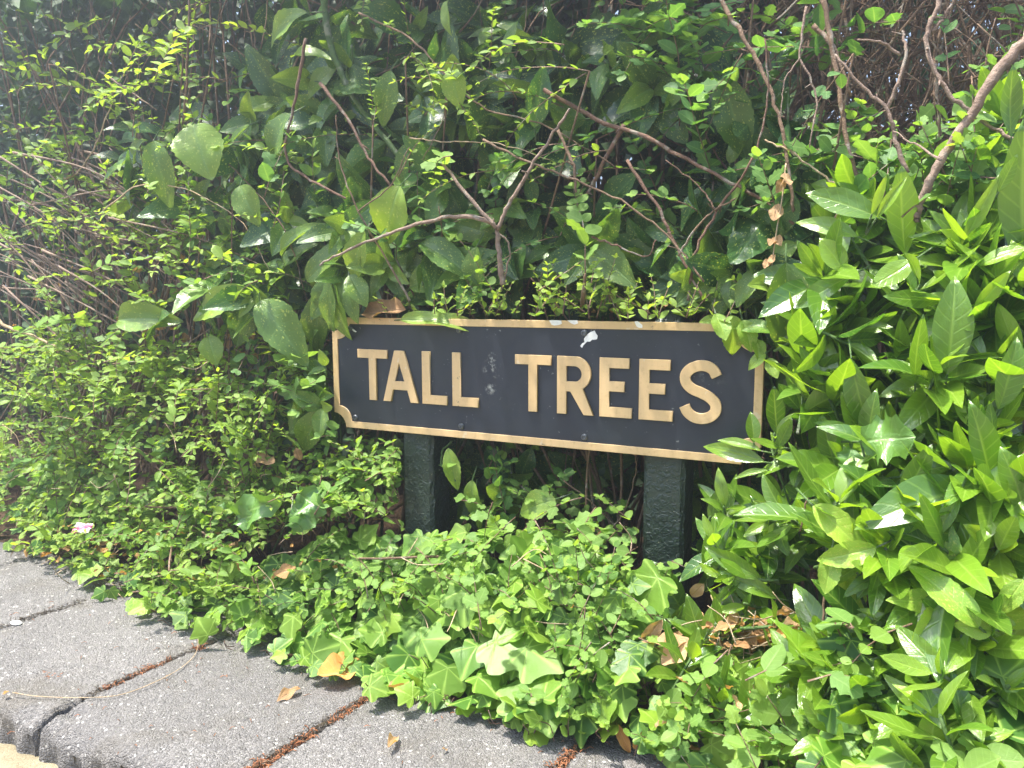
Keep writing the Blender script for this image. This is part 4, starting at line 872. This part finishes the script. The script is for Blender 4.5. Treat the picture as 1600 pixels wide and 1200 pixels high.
dead('pale orange leaf in the brown litter at the lower right', 1215, 1030, 1250, 1050, -.2, None, .9, .4, 1, (0, -.6, .8))
dead('tan leaf in the brown litter nearest the glossy bush', 1245, 1045, 1275, 1062, -.2, None, .9, .3, 3, (0, -.6, .8))
dead('brown curled leaf on the kerb edge at the far left', 115, 852, 62, 868, None, .02, .9, .4, 0, (0, -.4, 1))
dead('small rust coloured leaf among the creeping shrub at the left', 150, 845, 125, 850, None, .03, 1., .5, 2, (0, -.4, 1))
dead('tan leaf in the ground cover left of the ivy', 462, 888, 432, 900, -.12, None, 1., .2, 1, (0, -.5, .9))
dead('dark pink curled leaf on the kerb slab at the left edge', 4, 1085, 14, 1080, None, .006, 1.2, .6, 0, (0, -.2, 1), .0)
dead('brown leaf clinging under the sign right of the left post', 700, 1170, 690, 1172, None, .004, .7, .0, 1, (0, 0, 1), .4)['label'] = 'small tan curl lying on the kerb slab near the bottom middle'
dead('narrow tan curl lying on the kerb slab below the ivy', 622, 1152, 606, 1175, None, .004, .5, .0, 3, (0, 0, 1), .9)
for i, (x, y) in enumerate([(1225, 310), (1215, 345), (1212, 375), (1205, 415)]):
    pass
p = Plant('dead_spray', 'string of withered brown leaves hanging at the right above the sign', 'dead twig', tuple(at(1228, 255, -.03)), 'dead', 'straw')
pp = smooth_path([at(1228, 255, -.03), at(1222, 310, -.04), at(1212, 370, -.04), at(1202, 450, -.03)], 5); p.t.add(pp, .001, .0008, 4)
for (x, y, x2, y2) in [(1225, 270, 1232, 290), (1224, 280, 1215, 298), (1216, 318, 1210, 345), (1210, 370, 1220, 382), (1212, 372, 1204, 385), (1203, 400, 1212, 412), (1202, 405, 1195, 418)]:
    a = at(x, y, -.035); e = at(x2, y2, -.045); p.f.add(a, nrm(e-a), nrm((.1, -.9, .3)+rv(.3)), np.linalg.norm(e-a)*1.1, .6, 0., 1.3)
p.done(False)
# brown litter
f = Foliage('dead'); t = Tubes(); t.prot = True
def litter(cx, cy, rx, ry, Y, n, L, yo):
    for (x, y, q) in ellipse_pts(cx, cy, rx, ry, n):
        pz = at(x, y, Y+rng.normal(0, .02)); pz[2] = max(pz[2], .008)
        f.add(pz, nrm(rv()*np.array((1, 1, .4))), nrm(UP+rv(.5)), L*random.uniform(.5, 1.3), None, max(0, rng.normal(yo, .25)), 1.1)
for c in [(1180, 985, 90, 28, -.14, 55, .022, .25), (1240, 1000, 60, 35, -.17, 30, .02, .3), (1120, 1000, 60, 25, -.12, 20, .03, .0), (300, 880, 240, 50, -.1, 80, .016, .3), (120, 850, 90, 30, -.06, 35, .02, .3), (700, 990, 260, 80, -.1, 60, .014, .3), (1200, 1120, 200, 60, -.22, 50, .02, .2), (420, 790, 220, 60, .02, 40, .02, .1), (240, 480, 240, 90, .06, 25, .02, .1), (330, 560, 120, 40, .08, 14, .035, .0), (980, 480, 90, 12, .06, 16, .012, .2)]: litter(*c)
lr = f.build('leaf_litter', None); tag(lr, 'dry brown leaf litter caught between the stems and along the kerb', 'leaf litter', None, 'stuff')
for _ in range(170):
    x, y = random.choice([(random.uniform(1100, 1290), random.uniform(960, 1040)), (random.uniform(60, 1000), random.uniform(860, 1050)), (random.uniform(0, 470), random.uniform(560, 860))]); Yv = -.05 if y < 860 else -.13
    a = at(x, y, Yv+rng.normal(0, .02)); a[2] = max(a[2], .01); d = nrm(rv()*np.array((1, .6, .6))); l = random.uniform(.03, .09)
    t.add(smooth_path([a, a+d*l*.5+rv(.006), a+d*l], 3), .0011, .0006, 3)
tag(t.build('twig_litter', MAT['straw']), 'thin dry straws and broken twigs lying in the ground cover', 'twigs', None, 'stuff')

# small single items on the kerb
tn = Tubes(); tn.add(smooth_path([atz(x, y, z) for x, y, z in ((20, 1082, .006), (60, 1088, .004), (130, 1090, .004), (190, 1085, .004), (250, 1062, .006), (290, 1038, .004), (308, 1015, .006), (309, 985, .01))], 8), .0008, .0005, 5)
tag(tn.build('dry_tendril', MAT['straw']), 'long thin pale tendril curving over two kerb slabs at the left', 'tendril')
bm = bmesh.new(); bmesh.ops.create_icosphere(bm, subdivisions=3, radius=.012)
for v_ in bm.verts: v_.co.x *= 1.1; v_.co.y *= .6; v_.co.z *= .22; v_.co += Vector(rng.normal(0, .0003, 3))
me = bpy.data.meshes.new('pebble'); bm.to_mesh(me); bm.free(); o = link('pebble', me, MAT['white']); o.location = atz(25, 973, .003); tag(o, 'flat white pebble on the kerb slab at the left edge', 'pebble')
# crumpled pink wrapper
m, n = nodes('pink_wrapper'); b = NB(n); o = b.obj(); f_n = b.noise(o, 60., 2)
b.out(b.pr(b.mix(b.rng(f_n, .48, .52), (.70, .16, .24), (.85, .75, .76)), .35, .5)); MAT['pink'] = m
X, Y_ = np.meshgrid(np.linspace(-1, 1, 9), np.linspace(-1, 1, 7)); V = np.stack([X*.019+rng.normal(0, .001, X.shape), Y_*.011+rng.normal(0, .001, X.shape), np.abs(rng.normal(0, .004, X.shape))], -1).reshape(-1, 3); T = []
for j in range(6):
    for i in range(8): a = j*9+i; T += [(a, a+1, a+9), (a+1, a+10, a+9)]
o = link('wrapper', raw_mesh('wrapper', V, T, smooth=False), MAT['pink']); o.location = at(130, 826, -.1); o.rotation_euler = (R(55), 0, R(20)); tag(o, 'crumpled pink and white wrapper lying in the shrubs at the left', 'litter')
mo = o.modifiers.new('thick', 'SOLIDIFY'); mo.thickness = .0006

# ------------------------------------------------------------ added air volume that imitates lens glare
bm = bmesh.new(); bmesh.ops.create_cube(bm, size=1.)
for v_ in bm.verts: v_.co = Vector((v_.co.x*130, v_.co.y*130, -1.1 if v_.co.z < 0 else 6.))
me = bpy.data.meshes.new('glare_veil'); bm.to_mesh(me); bm.free()
m = bpy.data.materials.new('glare_veil'); m.use_nodes = True; n = m.node_tree; n.nodes.clear()
pv = n.nodes.new('ShaderNodeVolumePrincipled'); pv.inputs['Color'].default_value = (.85, .92, 1., 1); pv.inputs['Density'].default_value = .062; pv.inputs['Anisotropy'].default_value = .72
om = n.nodes.new('ShaderNodeOutputMaterial'); n.links.new(pv.outputs[0], om.inputs['Volume'])
tag(link('glare_veil', me, m), 'thin bright volume added to imitate lens glare over the hedge', 'glare_veil', None, 'stuff')
